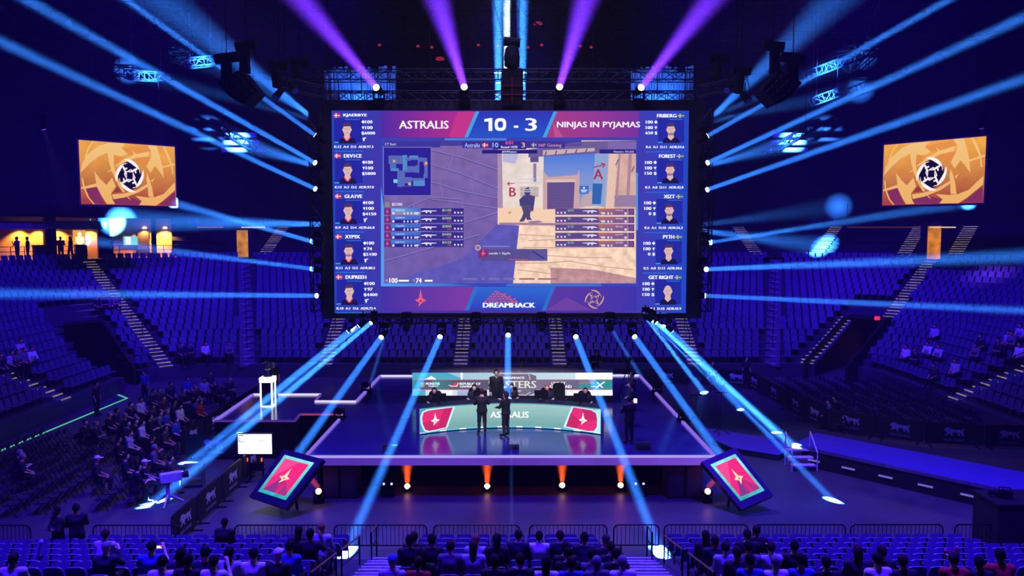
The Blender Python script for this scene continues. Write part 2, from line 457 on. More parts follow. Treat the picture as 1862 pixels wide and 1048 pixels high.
# ------------------------------------------------------------------ the hall: floor, stands, concourse, upper walls, roof
CONC = mat('#3c3a40', .75, var=.2, scale=.6); DARK = mat('#0a0a10', .7); BLACK = mat('#050508', .6); STEEL = mat('#16161c', .45, .6)
fm = mat('#47424a', .42, var=.3, scale=.35)
struct('floor', MB().bbox((-48, -2, -.3), (48, 80, 0)), fm)

CX, CY, R0, N_ROW, DR, DZ, Z0 = 20.0, 47.0, 3.0, 18, 0.83, 0.362, 0.9
def off_of(x, y):
    ax = abs(x)
    if y <= CY: return ax - CX - R0
    if ax <= CX: return y - CY - R0
    return math.hypot(ax - CX, y - CY) - R0
def row_path(off, step=.5):
    """plan of one row, from the near left round the far end to the near right"""
    r = R0 + off; pts = []
    n = int((CY - 24) / step)
    for i in range(n): pts.append((-CX - r, 24 + (CY - 24) * i / n))
    n = max(4, int(r * math.pi / 2 / step))
    for i in range(n):
        t = math.pi / 2 * i / n; pts.append((-CX - r * math.cos(t), CY + r * math.sin(t)))
    n = int(2 * CX / step)
    for i in range(n + 1): pts.append((-CX + 2 * CX * i / n, CY + r))
    return pts + [(-x, y) for x, y in pts[:len(pts) - n - 1][::-1]]
def seg_dist(p, a, b):
    ax, ay = a; dx, dy = b[0] - ax, b[1] - ay; t = max(0, min(1, ((p[0] - ax) * dx + (p[1] - ay) * dy) / (dx * dx + dy * dy)))
    return math.hypot(p[0] - ax - t * dx, p[1] - ay - t * dy)
# aisles in plan: foot and head of each flight, and how it is called
AISLES = [((-3.25, 50), (-3.25, 65), 'behind the stage, left of centre'), ((3.25, 50), (3.25, 65), 'behind the stage, right of centre'),
          ((-12.1, 50), (-12.9, 65), 'just left of the hanging screen'), ((12.1, 50), (12.9, 65), 'just right of the hanging screen'),
          ((-17.2, 50), (-22.4, 64.8), 'narrow, between corner flight and screen on the left'), ((17.2, 50), (22.4, 64.8), 'narrow, between corner flight and screen on the right'),
          ((-22.1, 49.1), (-32.7, 59.7), 'in the corner stand below the lit concourse'), ((22.1, 49.1), (32.7, 59.7), 'in the corner stand beside the tunnel mouth'),
          ((19.6, 50.3), (24.2, 54.9), 'short, on the stage side of the tunnel mouth'),
          ((-23, 39.4), (-38, 39.4), 'in the side stand at the left edge'), ((23, 39.4), (38, 39.4), 'in the side stand at the right edge')]
# tunnels through the stands: axis foot, axis head, half width
TUN = [((20.3, 48.9), (27.4, 56.0), 1.35), ((-24.6, 46.6), (-31.0, 53.0), 1.5)]
def in_tunnel(p, off):
    return off < 6.2 and any(seg_dist(p, a, b) < h for a, b, h in TUN)
terr = MB(); seats = MB()
TREAD_C = mat('#353340', .7, var=.2, scale=1.5)
SEAT_C = mat('#4b4668', .55, var=.2, scale=.4)
terr.use(TREAD_C); seats.use(SEAT_C)
for i in range(N_ROW):
    z = Z0 + DZ * i; a = row_path(i * DR); b = row_path((i + 1) * DR)
    m = min(len(a), len(b))
    # resample the outer line to the inner one's count
    def samp(P, n):
        L = [0]
        for p, q in zip(P, P[1:]): L.append(L[-1] + math.hypot(q[0] - p[0], q[1] - p[1]))
        out = []; k = 0
        for j in range(n):
            t = L[-1] * j / (n - 1)
            while k < len(L) - 2 and L[k + 1] < t: k += 1
            u = (t - L[k]) / (L[k + 1] - L[k]); out.append((P[k][0] + (P[k + 1][0] - P[k][0]) * u, P[k][1] + (P[k + 1][1] - P[k][1]) * u))
        return out
    outer = []
    for (x, y) in a:      # step straight outwards from every point
        ax = abs(x); sx = 1 if x > 0 else -1
        if y <= CY: outer.append((x + sx * DR, y))
        elif ax <= CX: outer.append((x, y + DR))
        else:
            r = math.hypot(ax - CX, y - CY); outer.append((x + sx * (ax - CX) / r * DR, y + (y - CY) / r * DR))
    for p, q, p2, q2 in zip(a, a[1:], outer, outer[1:]):
        mid = ((p[0] + q2[0]) / 2, (p[1] + q2[1]) / 2)
        if in_tunnel(mid, i * DR): continue
        terr.quad((*p, z), (*q, z), (*q2, z), (*p2, z))
        terr.quad((*p, z - DZ if i else 0), (*q, z - DZ if i else 0), (*q, z), (*p, z))
    # seats along the row
    fine = samp(row_path(i * DR + .38, .4), int(sum(math.hypot(q[0] - p[0], q[1] - p[1]) for p, q in zip(row_path(i * DR + .38), row_path(i * DR + .38)[1:])) / .53))
    for j in range(1, len(fine) - 1):
        x, y = fine[j]
        if any(seg_dist((x, y), u, v) < .68 for u, v, _ in AISLES) or (i * DR < 8.2 and any(seg_dist((x, y), u, v) < h + .42 for u, v, h in TUN)): continue
        dx, dy = fine[j + 1][0] - fine[j - 1][0], fine[j + 1][1] - fine[j - 1][1]
        M = Matrix.Translation((x, y, z)) @ Matrix.Rotation(math.atan2(dy, dx), 4, 'Z')
        seats.add([(-.22, .16, .38), (.22, .16, .38), (.2, .26, .82), (-.2, .26, .82), (-.22, .22, .38), (.22, .22, .38), (.2, .31, .82), (-.2, .31, .82)],
                  [(0, 1, 2, 3), (5, 4, 7, 6), (3, 2, 6, 7), (0, 3, 7, 4), (1, 5, 6, 2)], M)
        seats.add([(-.21, -.16, .40), (.21, -.16, .40), (.21, .17, .37), (-.21, .17, .37), (-.21, -.16, .46), (.21, -.16, .46), (.21, .17, .43), (-.21, .17, .43)],
                  [(4, 5, 6, 7), (0, 1, 5, 4)], M)
struct('floor_terrace', terr)
so = obj('bowl_seats', seats); tag(so, 'thousands of blue-violet tip-up seats in curved rows round the arena bowl', 'seats', None, 'stuff')
# flights of steps with pale lit nosings
NOSE = em('#d9c39a', .36, noise=.5, nscale=3); NOSEP = mat('#b9a6d8', .6)
for (a, b, where) in AISLES:
    t = thing('aisle_stairs', 'flight of steps with pale edges, ' + where, 'stairs', (a[0], a[1], 0), 0, 'aisle steps in the bowl')
    st, ns, rl = MB(), MB(), MB()
    L = math.hypot(b[0] - a[0], b[1] - a[1]); u = ((b[0] - a[0]) / L, (b[1] - a[1]) / L); ang = math.atan2(u[1], u[0]) - math.pi / 2
    last = None
    narrow = 'narrow' in where
    for k in range(int(L / .03)):
        p = (a[0] + u[0] * k * .03, a[1] + u[1] * k * .03); o_ = off_of(*p); h = int(o_ / (DR / 2)) if o_ >= 0 else -1
        if h == last or h >= 2 * N_ROW or h < 0: continue
        if in_tunnel(p, o_): continue
        last = h; z = Z0 + h * DZ / 2 + .03
        st.box((p[0] - a[0] + u[0] * .2, p[1] - a[1] + u[1] * .2, z - .1), (.95, .44, .2), ang)
        if not narrow or h % 2 == 0:
            ns.box((p[0] - a[0] + u[0] * .0, p[1] - a[1] + u[1] * .0, z - .015), (.42 if narrow else .86, .06, .05), ang)
    obj('step_tread', st, mat('#5a5568', .6), t); obj('step_edging', ns, NOSE if not narrow else NOSEP, t)
    prev = None
    for k in range(2, int(L) - 1, 2):
        x, y = u[0] * k, u[1] * k
        if in_tunnel((a[0] + x, a[1] + y), off_of(a[0] + x, a[1] + y)): continue
        z = Z0 + off_of(a[0] + x, a[1] + y) / DR * DZ
        rl.tube((x, y, z), (x, y, z + .85), .025, n=6)
        if prev: rl.tube((x, y, z + .85), prev, .025, n=6)
        prev = (x, y, z + .85)
    obj('handrail', rl, STEEL, t)
# tunnels
for (a, b, h) in TUN:
    L = math.hypot(b[0] - a[0], b[1] - a[1]); ang = math.atan2(b[1] - a[1], b[0] - a[0]); mb = MB()
    M = Matrix.Translation((a[0], a[1], 0)) @ Matrix.Rotation(ang, 4, 'Z')
    for s in (-1, 1): mb.prism([(-.2, 0), (L, 0), (L, 3.6), (L * .62, 3.6), (-.2, 1.1)], .14, (0, h * s, 0), 1, 0, M)
    mb.box((L * .82, 0, 3.55), (L * .4, h * 2, .14), 0, M); mb.box((L, 0, 1.7), (.14, h * 2, 3.4), 0, M)
    struct('wall_tunnel', mb, BLACK)
    d = MB().box((L - .1, .1, 1.05), (.04, .9, 2.0), 0, M)
    door = struct('door_1' if a[0] > 0 else 'door_2', d, em('#b5641c', .35) if a[0] > 0 else mat('#1a140f'))  # the right door's orange light is put in as its own glow

# concourse deck behind the last row, its guard rail, back walls and the upper tier
ZC = Z0 + DZ * N_ROW
OFF_C = N_ROW * DR
def ring(mb, o0, z0, o1, z1, keep=lambda x, y: True, step=1.0):
    a = row_path(o0, step)
    for (p, q) in zip(a, a[1:]):
        if not keep((p[0] + q[0]) / 2, (p[1] + q[1]) / 2): continue
        def outw(x, y, d):
            ax, sx = abs(x), (1 if x > 0 else -1)
            if y <= CY: return (x + sx * d, y)
            if ax <= CX: return (x, y + d)
            r = math.hypot(ax - CX, y - CY); return (x + sx * (ax - CX) / r * d, y + (y - CY) / r * d)
        p2, q2 = outw(*p, o1 - o0), outw(*q, o1 - o0)
        mb.quad((*p, z0), (*q, z0), (*q2, z1), (*p2, z1))
    return mb
struct('floor_concourse', ring(MB(), OFF_C, ZC, OFF_C + 5.2, ZC), CONC)
def ang_l(x, y): return math.degrees(math.atan2(y - CY, -x - CX)) if x < 0 else 999
lit = lambda x, y: x < 0 and (y <= CY or ang_l(x, y) < 65)
WARM = mat('#b98a58', .7, var=.15, scale=.8)
struct('wall_concourse', ring(MB(), OFF_C + 5.0, ZC, OFF_C + 5.0, ZC + 3.4, lit, .5), WARM)
struct('ceiling_concourse', ring(MB(), OFF_C + 1.0, ZC + 3.3, OFF_C + 5.1, ZC + 3.3, lit, .5), mat('#2a2026'))
NAVY = mat('#05050f', .8, var=.2, scale=.5)
struct('wall_fascia', ring(MB(), OFF_C + .9, ZC + 3.25, OFF_C + .9, 30, lit, .5), NAVY)
# upper tier everywhere else: eight more rows and a high back wall
up = MB()
notlit = lambda x, y: not lit(x, y)
for i in range(8):
    ring(up, OFF_C + 1.6 + i * .85, ZC + .35 * i, OFF_C + 1.6 + i * .85, ZC + .35 * (i + 1), notlit); ring(up, OFF_C + 1.6 + i * .85, ZC + .35 * (i + 1), OFF_C + 1.6 + (i + 1) * .85, ZC + .35 * (i + 1), notlit)
struct('floor_tier', up, mat('#1c1a2a', .8))
struct('wall_far', ring(MB(), OFF_C + 8.4, ZC + 2.5, OFF_C + 8.4, 30, notlit), NAVY)
struct('ceiling', MB().bbox((-62, 4, 29.6), (62, 84, 30)), mat('#06060c', .9))
# near stand under the camera
NR, NY0, NDY, NDZ = 9, 21.6, .85, .21
nb = MB()
for i in range(1, NR): nb.bbox((-24, 4, -.02), (24, NY0 - NDY * i + .55, NDZ * i))
struct('floor_stand', nb, mat('#2b2838', .7))

# ------------------------------------------------------------------ the hanging LED screen
YS = 35.0
scr = thing('led_screen', 'huge hanging video screen showing a match score of 10 - 3 above the stage', 'video screen', ony(928, 578, YS))
SO = scr.location.copy()
def sp(px, py, layer=0):
    p = ony(px, py, YS - .02 - .006 * layer); return p - SO
def z1(zx, zy): return (560 + zx / 2.4946, 170 + zy / 2.4946)
tl, br = sp(602, 201), sp(1248, 569.5)
WX = (sp(1250, 385).x - sp(605.5, 385).x) / 2; XC = (sp(1250, 385).x + sp(605.5, 385).x) / 2
fr = MB()
fr.bbox((XC - WX - .55, .03, br.z - .25), (XC + WX + .7, .5, tl.z + .42))
obj('cabinet', fr, mat('#07070b', .6), scr)
bez = MB()
for (a, b) in (((XC - WX - .55, -.06, tl.z + .02), (XC + WX + .7, .04, tl.z + .42)), ((XC - WX - .55, -.06, br.z - .25), (XC + WX + .7, .04, br.z - .02)),
               ((XC - WX - .55, -.06, br.z - .02), (XC - WX - .01, .04, tl.z + .02)), ((XC + WX + .01, -.06, br.z - .02), (XC + WX + .7, .04, tl.z + .02))): bez.bbox(a, b)
obj('bezel', bez, mat('#040407', .6), scr)
def zs(zx, zy, layer=0): return sp(*z1(zx, zy), layer)

K = 1.08
x0, x1 = XC - WX, XC + WX
# picture background: blue towards both edges, violet in the middle
dp = MB()
mL = em('#1f3fb4', K, True, '#4a2f9c', 0, (x0, x0 + 3.4)); mM = em('#4a2f9c', K, True); mR = em('#4a2f9c', K, True, '#1f46c0', 0, (x1 - 3.6, x1))
for m_, a, b in ((mL, x0, x0 + 3.4), (mM, x0 + 3.4, x1 - 3.6), (mR, x1 - 3.6, x1)):
    dp.use(m_); dp.quad((a, -.005, br.z), (b, -.005, br.z), (b, -.005, tl.z), (a, -.005, tl.z))
display = obj('display', dp, None, scr)
def sheet(): return Sheet(zs)
WHT = em('#f2f0ff', 1.15); CY_ = em('#3fa4e6', 1.0); CYD = em('#2f78d8', .9)
# header and footer bands
h = sheet()
mA = em('#4a2a9e', K, False, '#b02c86', 0, (zs(330, 0).x, zs(720, 0).x)); mB = em('#a23a86', K, False, '#4a2fa0', 0, (zs(1130, 0).x, zs(1700, 0).x))
h.poly([(330, 200), (712, 200), (762, 82), (330, 82)], mA, 1)
h.poly([(640, 200), (712, 200), (762, 82), (680, 82)], em('#bd3486', K), 2)
h.poly([(722, 200), (1072, 200), (1124, 82), (772, 82)], em('#2447c0', K, False, '#2f7fd0', 2, (zs(0, 140).z, zs(0, 200).z)), 1)
h.poly([(722, 200), (1072, 200), (1124, 82), (772, 82)], em('#2550c4', K, False, '#2b36b0', 2, (zs(0, 200).z, zs(0, 90).z)), 2)
h.poly([(710, 200), (726, 200), (778, 82), (760, 82)], CY_, 3); h.poly([(1064, 200), (1080, 200), (1130, 82), (1114, 82)], CY_, 3)
h.poly([(1080, 200), (1500, 200), (1500, 82), (1130, 82)], mB, 1); h.poly([(1120, 200), (1160, 200), (1110, 130)], em('#b8508e', K), 2)
h.done('score_header', display)
h = sheet()
h.poly([(330, 985), (716, 985), (758, 878), (330, 878)], em('#4030a0', K, False, '#7a3aa0', 0, (zs(330, 0).x, zs(740, 0).x)), 1)
h.poly([(728, 985), (1070, 985), (1112, 878), (768, 878)], em('#2b3db8', K, False, '#2e66cc', 2, (zs(0, 985).z, zs(0, 880).z)), 1)
h.poly([(712, 985), (730, 985), (772, 878), (756, 878)], CYD, 2); h.poly([(1060, 985), (1078, 985), (1122, 878), (1104, 878)], CYD, 2)
h.poly([(1080, 985), (1490, 985), (1490, 878), (1122, 878)], em('#5a369c', K, False, '#3f31a4', 0, (zs(1100, 0).x, zs(1480, 0).x)), 1)
h.poly([(1075, 985), (1290, 985), (1175, 925)], em('#6a3f9e', K), 2)
h.done('score_footer', display)
t = sheet()
t.text('ASTRALIS', 414, 637, 142, 36, WHT, 4, 1.2); t.text('NINJAS IN PYJAMAS', 1130, 1506, 145, 34, WHT, 4, 1.0)
t.poly([(800, 128), (800, 117), (822, 112), (836, 112), (836, 170), (819, 170), (819, 127)][::-1], WHT, 4)
for i in range(20):
    def ring_pt(r, a): return (873 + r * 26 * math.copysign(abs(math.cos(a)) ** .7, math.cos(a)), 141 + (r * 26 + 3) * math.copysign(abs(math.sin(a)) ** .7, math.sin(a)))
    a0, a1 = i * math.pi / 10, (i + 1) * math.pi / 10
    t.poly([ring_pt(1, a0), ring_pt(1, a1), ring_pt(.46, a1), ring_pt(.46, a0)], WHT, 4)
t.text('3', 988, 1036, 141, 58, WHT, 4, 3.0); t.rect(934, 146, 954, 156, WHT, 4)
t.text('DREAMHACK', 795, 1029, 961, 22, WHT, 4, 2.2)
t.done('score_lettering', display)
lg = sheet()
star_logo(lg, 511, 933, 45, em('#f0607a', 1), em('#4030a0', K), 3)
lg.done('team_emblem', display); lg = sheet()
blade_logo(lg, 1299, 934, 40, em('#d8a878', 1), 3, .55)
lg.done('team_emblem', display); lg = sheet()
RD = em('#e0506a', 1)
for r in range(5):
    for c in range(9 - r * 1):
        ax = 800 + c * 17 + r * 12 - r * 1.0; ay = 943 - r * 11 - c * (-.2)
        if ax > 800 + 60 + (4 - r) * 24: continue
        lg.poly([(ax, ay + 4), (ax + 10, ay + 4), (ax + 14, ay - 3), (ax + 3, ay - 3)], RD, 4)
for i in range(7): lg.line([(858 + i * 12, 898 + i * 8), (868 + i * 12, 906 + i * 7)], 4, RD, 4)
lg.done('event_emblem', display)

# the picture of the match: a walled street with a shuttered house, dressed with plain shapes
g = sheet()
g.rect(331, 203, 1497, 876, em('#3343b4', K), 1)
g.poly([(331, 876), (345, 862), (345, 520), (331, 420)], em('#4f9cec', K), 2); g.poly([(331, 876), (800, 876), (640, 862), (345, 862)], em('#4f9cec', K, False, '#3343b4', 0, (zs(331, 0).x, zs(800, 0).x)), 2)
g.poly([(1482, 620), (1497, 620), (1497, 360), (1482, 360)], em('#4a90e0', K), 2); g.poly([(900, 876), (1330, 876), (1330, 864), (900, 864)], em('#3a6cd0', K), 2)
g.poly([(620, 214), (900, 214), (900, 203), (620, 203)], em('#3f80dc', K), 2)
g.rect(345, 213, 1488, 862, em('#e6c3b0', K, False, None, 0, (0, 1), .12, 1.5), 2)
g.poly([(858, 862), (1488, 862), (1480, 600), (960, 590), (940, 760)], em('#f0cdb4', K, False, None, 0, (0, 1), .22, 3.0), 3)
for (a, b, c, d) in ((960, 640, 1300, 650), (980, 700, 1480, 690), (940, 770, 1200, 760), (1180, 760, 1480, 800), (950, 800, 1480, 855), (1000, 668, 1480, 640), (1080, 735, 1380, 745)):
    g.line([(a, b), ((a + c) / 2, (b + d) / 2 + 5), (c, d)], 4, em('#c49a94', K), 4)
g.poly([(1100, 862), (1488, 862), (1488, 838), (1300, 800), (1100, 790)], em('#b98a92', K, False, None, 0, (0, 1), .2, 3.0), 4)
g.poly([(345, 862), (930, 862), (958, 600), (862, 590), (700, 750)], em('#5a55b0', K, False, None, 0, (0, 1), .16, 2.0), 4)
g.poly([(345, 862), (700, 752), (860, 592), (862, 213), (345, 213)], em('#6a58a4', K, False, '#7a62a2', 2, (zs(0, 860).z, zs(0, 260).z), .14, 1.6), 5)
g.rect(345, 213, 1240, 238, em('#443a96', K), 8)
SEAM = em('#8478bc', K); SEAD = em('#52478f', K)
for a in ([(560, 320), (700, 365), (860, 430)], [(560, 400), (690, 440), (860, 475)], [(345, 560), (560, 470), (700, 480)], [(345, 640), (600, 620), (860, 540)], [(345, 760), (560, 700), (780, 640)], [(560, 255), (700, 290), (860, 345)], [(560, 478), (860, 520)]):
    g.line(a, 3.2, SEAM, 6); g.line([(x, y + 5) for x, y in a], 3, SEAD, 6)
for a in ([(640, 340), (660, 275)], [(740, 388), (748, 440)], [(700, 470), (705, 620)], [(600, 405), (612, 470)], [(480, 500), (500, 640)], [(640, 612), (600, 690)]): g.line(a, 2.4, SEAM, 6)
g.poly([(862, 596), (1480, 606), (1480, 528), (862, 514)], em('#efc9ae', K), 6)
g.poly([(868, 596), (1480, 606), (1480, 592), (868, 586)], em('#a07a94', K), 7)
g.poly([(864, 515), (1066, 527), (1070, 262), (860, 262)], em('#e2d2cc', K, False, None, 0, (0, 1), .1, 2.0), 6)
g.poly([(860, 520), (884, 520), (880, 270), (860, 262)], em('#a58aa8', K), 7)
g.poly([(884, 310), (940, 320), (960, 262), (884, 262)], em('#b4b0d0', K), 7); g.rect(1008, 284, 1046, 312, em('#5a4f86', K), 7); g.rect(1022, 318, 1036, 400, em('#8b7ca8', K), 7)
g.poly([(962, 470), (1046, 470), (1046, 424), (962, 424)], em('#c0a8a8', K), 7)
g.poly([(1066, 527), (1296, 510), (1302, 262), (1070, 262)], em('#7f93cc', K, False, '#4f78d4', 2, (zs(0, 400).z, zs(0, 280).z)), 6)
g.poly([(1066, 527), (1232, 524), (1232, 345), (1220, 370), (1090, 380), (1066, 350)], em('#c6a0a4', K), 7)
g.poly([(1232, 520), (1296, 505), (1290, 440), (1240, 470)], em('#b8a0ae', K), 7)
g.poly([(1085, 525), (1204, 522), (1210, 402), (1085, 404)], em('#63508a', K), 8)
for i in range(9): g.line([(1088, 412 + i * 12.5), (1206, 410 + i * 12.5)], 1.6, em('#54437c', K), 9)
g.poly([(1078, 404), (1214, 402), (1212, 390), (1080, 391)], em('#dcbab2', K), 9)
g.poly([(1000, 290), (1490, 262), (1490, 213), (1240, 218), (1000, 255)], em('#6a5a94', K), 8)
g.poly([(1066, 282), (1300, 262), (1300, 247), (1066, 258)], em('#c6a8ac', K), 9)
for i in range(5): g.line([(1082 + i * 46, 262 - i * 3), (1075 + i * 46, 284 - i * 4)], 5, em('#4a3f7c', K), 10)
g.poly([(1290, 508), (1350, 515), (1366, 275), (1302, 262)], em('#8aa0cc', K), 7); g.poly([(1288, 502), (1328, 502), (1336, 410), (1292, 408)], em('#2f62ac', K), 8)
g.poly([(1340, 525), (1488, 530), (1488, 262), (1366, 262)], em('#d0a79c', K, False, None, 0, (0, 1), .14, 2.0), 7)
g.poly([(1350, 525), (1388, 525), (1410, 275), (1366, 275)], em('#e2bcaa', K), 8)
for x in (1392, 1444): g.poly([(x, 470), (x + 14, 470), (x + 26, 275), (x + 10, 275)], em('#a98294', K), 8)
g.rect(1388, 462, 1488, 515, em('#937a9c', K), 8)
for (a, b) in ((1408, 300), (1480, 330)): g.line([(a, b), (a - 12, b + 26)], 5, em('#6a5078', K), 9)
g.rect(1231, 419, 1273, 455, em('#3a6cc0', K), 9); g.rect(1238, 437, 1266, 441, WHT, 10); g.rect(1241, 445, 1262, 448, WHT, 10); g.disc(1252, 428, 4, 4, WHT, 10)
RDW = em('#a8304e', K)
g.text('B', 914, 943, 447, 42, RDW, 9, 1.2); g.line([(938, 408), (906, 410)], 4, RDW, 9); g.line([(916, 402), (904, 410), (916, 418)], 4, RDW, 9)
g.text('A', 1296, 1338, 367, 46, RDW, 9, 1.5); g.line([(1296, 336), (1346, 322)], 5, RDW, 9); g.line([(1328, 316), (1348, 322), (1336, 336)], 5, RDW, 9)
# a plain dark figure in the street
FG = em('#45407a', K)
g.disc(995, 446, 15, 18, FG, 11); g.poly([(962, 512), (1026, 505), (1030, 470), (1008, 460), (980, 462), (958, 482)], FG, 11); g.poly([(978, 545), (1010, 540), (1024, 505), (966, 508)], em('#54496e', K), 11)
g.poly([(966, 572), (984, 574), (1000, 535), (980, 535)], em('#4a4470', K), 12); g.poly([(990, 570), (1008, 570), (1008, 530), (988, 530)], em('#4a4470', K), 12); g.poly([(958, 583), (982, 580), (980, 568), (966, 568)], FG, 12); g.poly([(992, 574), (1016, 574), (1010, 564), (992, 564)], FG, 12)
g.poly([(1014, 535), (1022, 535), (1030, 465), (1020, 465)], FG, 12); g.line([(986, 440), (1002, 424)], 5, FG, 12)
g.poly([(1004, 590), (1066, 585), (1050, 577), (1000, 580)], em('#8a7aa0', K), 10)
for (a, b, c) in ((958, 1030, 389), (936, 1064, 405), (974, 1022, 437), (960, 1046, 446)): g.line([(a, c), (c and b, c)], 4, em('#d6e2f0', .8), 13)
g.line([(906, 541), (924, 541)], 2, em('#4a4470', K), 13); g.line([(915, 532), (915, 550)], 2, em('#4a4470', K), 13)
g.done('match_picture', display)

# overlay panels on the match picture
ov = sheet(); DKP = em('#2b2390', K); DKQ = em('#352a8a', K); WH2 = em('#e8e6ff', .95)
ov.rect(700, 219, 838, 248, em('#3a2f94', K), 14); ov.rect(838, 217, 990, 254, em('#30288c', K), 14); ov.rect(990, 219, 1165, 248, em('#3a2f94', K), 14)
ov.rect(790, 256, 1040, 273, em('#241c7c', K), 14); ov.rect(345, 218, 600, 245, em('#3a3398', K), 14); ov.rect(1360, 220, 1488, 252, em('#7a64a8', K), 14); ov.rect(1322, 254, 1488, 273, em('#2a2184', K), 14)
ov.text('CT Start', 349, 400, 230, 11, WH2, 16); ov.text('Astralis', 711, 780, 235, 19, em('#a8b8f0', K), 16, .4); ov.text('NiP Gaming', 1047, 1150, 237, 19, em('#c08a9c', K), 16, .4)
ov.text('10', 838, 863, 234, 22, em('#9ac4f4', K), 16, .6); ov.text('3', 969, 984, 234, 22, em('#ecc49a', K), 16, .6); ov.text('0:01', 896, 930, 224, 15, em('#f0607a', K), 16, .5); ov.text('Round 14/30', 876, 950, 243, 11, WH2, 16, .4)
ov.text('#DHMasters', 880, 946, 265, 9, WH2, 16, .3); ov.text('Viewers: 101,623', 1386, 1478, 265, 9, WH2, 16, .2)
def flag(s, x, y, w_, h_, dk, layer=15):
    s.rect(x, y, x + w_, y + h_, em('#d8284c', K) if dk else em('#2a5cb0', K), layer)
    c = em('#f4eaf2', K) if dk else em('#e8c060', K)
    s.rect(x + w_ * .3, y, x + w_ * .44, y + h_, c, layer + 1); s.rect(x, y + h_ * .42, x + w_, y + h_ * .58, c, layer + 1.2)
flag(ov, 790, 225, 27, 19, True); flag(ov, 1013, 224, 25, 19, False)
# overview plan
ov.rect(340, 242, 560, 466, em('#8a86c8', .8), 14); ov.rect(344, 246, 557, 462, em('#2a1f92', K), 15)
MP = em('#5566b4', K); MQ = em('#4f8cc4', K)
for (a, b, c, d, m_) in ((365, 282, 440, 320, MP), (372, 320, 400, 345, MP), (430, 280, 450, 350, MQ), (440, 290, 520, 305, MP), (460, 282, 500, 296, MQ), (440, 330, 500, 358, MP), (488, 300, 505, 360, MP), (500, 292, 540, 310, MP), (524, 310, 543, 384, MP), (376, 340, 412, 352, MQ), (405, 350, 440, 395, MP), (420, 380, 470, 422, MP), (470, 384, 530, 396, MP), (478, 396, 530, 420, MQ), (405, 395, 430, 424, MP), (388, 390, 410, 406, em('#6fd0e8', K))):
    ov.rect(a, b, c, d, m_, 16)
for (x, y) in ((466, 302), (478, 302), (508, 322), (508, 340), (438, 408)): ov.rect(x, y, x + 20, y + 24 if x != 438 else y + 12, em('#2a1f92', K), 17)
for (x, y, m_) in ((391, 307, '#f0b05c'), (532, 322, '#f06050'), (460, 410, '#f0b868'), (536, 316, '#f0b05c')): ov.poly([(x - 7, y - 7), (x, y - 3), (x + 7, y - 7), (x + 4, y), (x + 7, y + 7), (x, y + 4), (x - 7, y + 7), (x - 4, y)][::-1], em(m_, K), 18)
ov.rect(349, 494, 369, 514, em('#a4a890', .7), 15); ov.text('$5100', 381, 427, 504, 15, WH2, 16, .6)
def gun(s, x, y, w_, m_, flip=False, layer=17):
    P = [(0, 3), (.28, 3), (.3, 9), (.38, 9), (.4, 3), (.52, 3), (.6, 10), (.67, 9), (.62, 2), (1, 0), (1, -2), (.62, -3), (.25, -4), (.0, 0)]
    q = [(x + (1 - a if flip else a) * w_, y + b) for a, b in P]; s.poly(q if flip else q[::-1], m_, layer)
NM = ['device', 'KJAERBYE', 'Xyp9x', 'dupreeh', 'gla1ve']; MONEY = ['$5100', '$6000', '$5800', '$4400', '$4150']
for i in range(5):
    y = 521 + i * 36.5
    ov.rect(345, y, 376, y + 30, em('#6a2a7c', K), 15); star_logo(ov, 360, y + 14, 14, em('#f05a78', K), em('#6a2a7c', K), 16)
    ov.rect(378, y, 509, y + 15, em('#6ab0e8' if i == 0 else '#3f7fd4', K, False, '#3a64c4', 0, (zs(378, 0).x, zs(509, 0).x)), 15); ov.rect(378, y + 15, 509, y + 31, em('#8a8ab4', K) if i == 0 else DKP, 15)
    ov.text(NM[i], 398, 438, y + 8, 10, WH2, 16); ov.rect(382, y + 18, 392, y + 28, WH2, 16)
    for k in range(4): ov.rect(434 + k * 16, y + 19, 440 + k * 16, y + 28, WH2, 16)
    gun(ov, 486, y + 22, 20, WH2)
    ov.rect(512, y, 706, y + 30, DKQ, 14); gun(ov, 514, y + 13, 70, WH2); ov.text(MONEY[i], 609, 650, y + 10, 13, em('#a8c890', K), 16, .3); ov.rect(632, y + 20, 650, y + 24, em('#c04a6a', K), 16)
    for k in range(3): ov.rect(663 + k * 15, y + 16, 670 + k * 15, y + 24, WH2, 16)
    ov.rect(1122, y + 2, 1318, y + 30, em('#5a4688', K), 14)
    for k in range(3): ov.rect(1130 + k * 16, y + 16, 1137 + k * 16, y + 24, WH2, 16)
    ov.text(['$650', '$0', '$150', '$0', '$150'][i], 1178, 1206 if i % 2 == 0 else 1192, y + 11, 11, em('#8ab890', K), 16, .3); gun(ov, 1245, y + 13, 66, WH2, True)
    ov.rect(1318, y + 2, 1450, y + 16, em('#b06a5c', K, False, '#7a5090', 0, (zs(1318, 0).x, zs(1450, 0).x)), 15); ov.rect(1318, y + 16, 1450, y + 31, em('#7a5a86', K), 15); ov.text(['friberg', 'Xizt', 'f0rest', 'pyth', 'GeT RiGhT'][i], 1396, 1430, y + 10, 8, WH2, 16)
    gun(ov, 1324, y + 22, 26, WH2, True); ov.rect(1358, y + 19, 1366, y + 28, WH2, 16); ov.rect(1374, y + 19, 1380, y + 28, WH2, 16); ov.rect(1436, y + 19, 1446, y + 28, WH2, 16)
    ov.rect(1452, y + 2, 1480, y + 31, em('#5e3c7e', K), 15); blade_logo(ov, 1466, y + 17, 9, em('#9a6a8a', K), 16, .6)
ov.disc(771, 700, 13, 13, em('#d8b8a0', K), 16); ov.disc(771, 700, 9, 9, em('#7a6a92', K), 17); ov.rect(784, 706, 1086, 760, em('#63599e', .8), 14); ov.rect(773, 706, 816, 746, em('#7a2f78', K), 15); star_logo(ov, 795, 724, 20, em('#f06080', K), em('#7a2f78', K), 16)
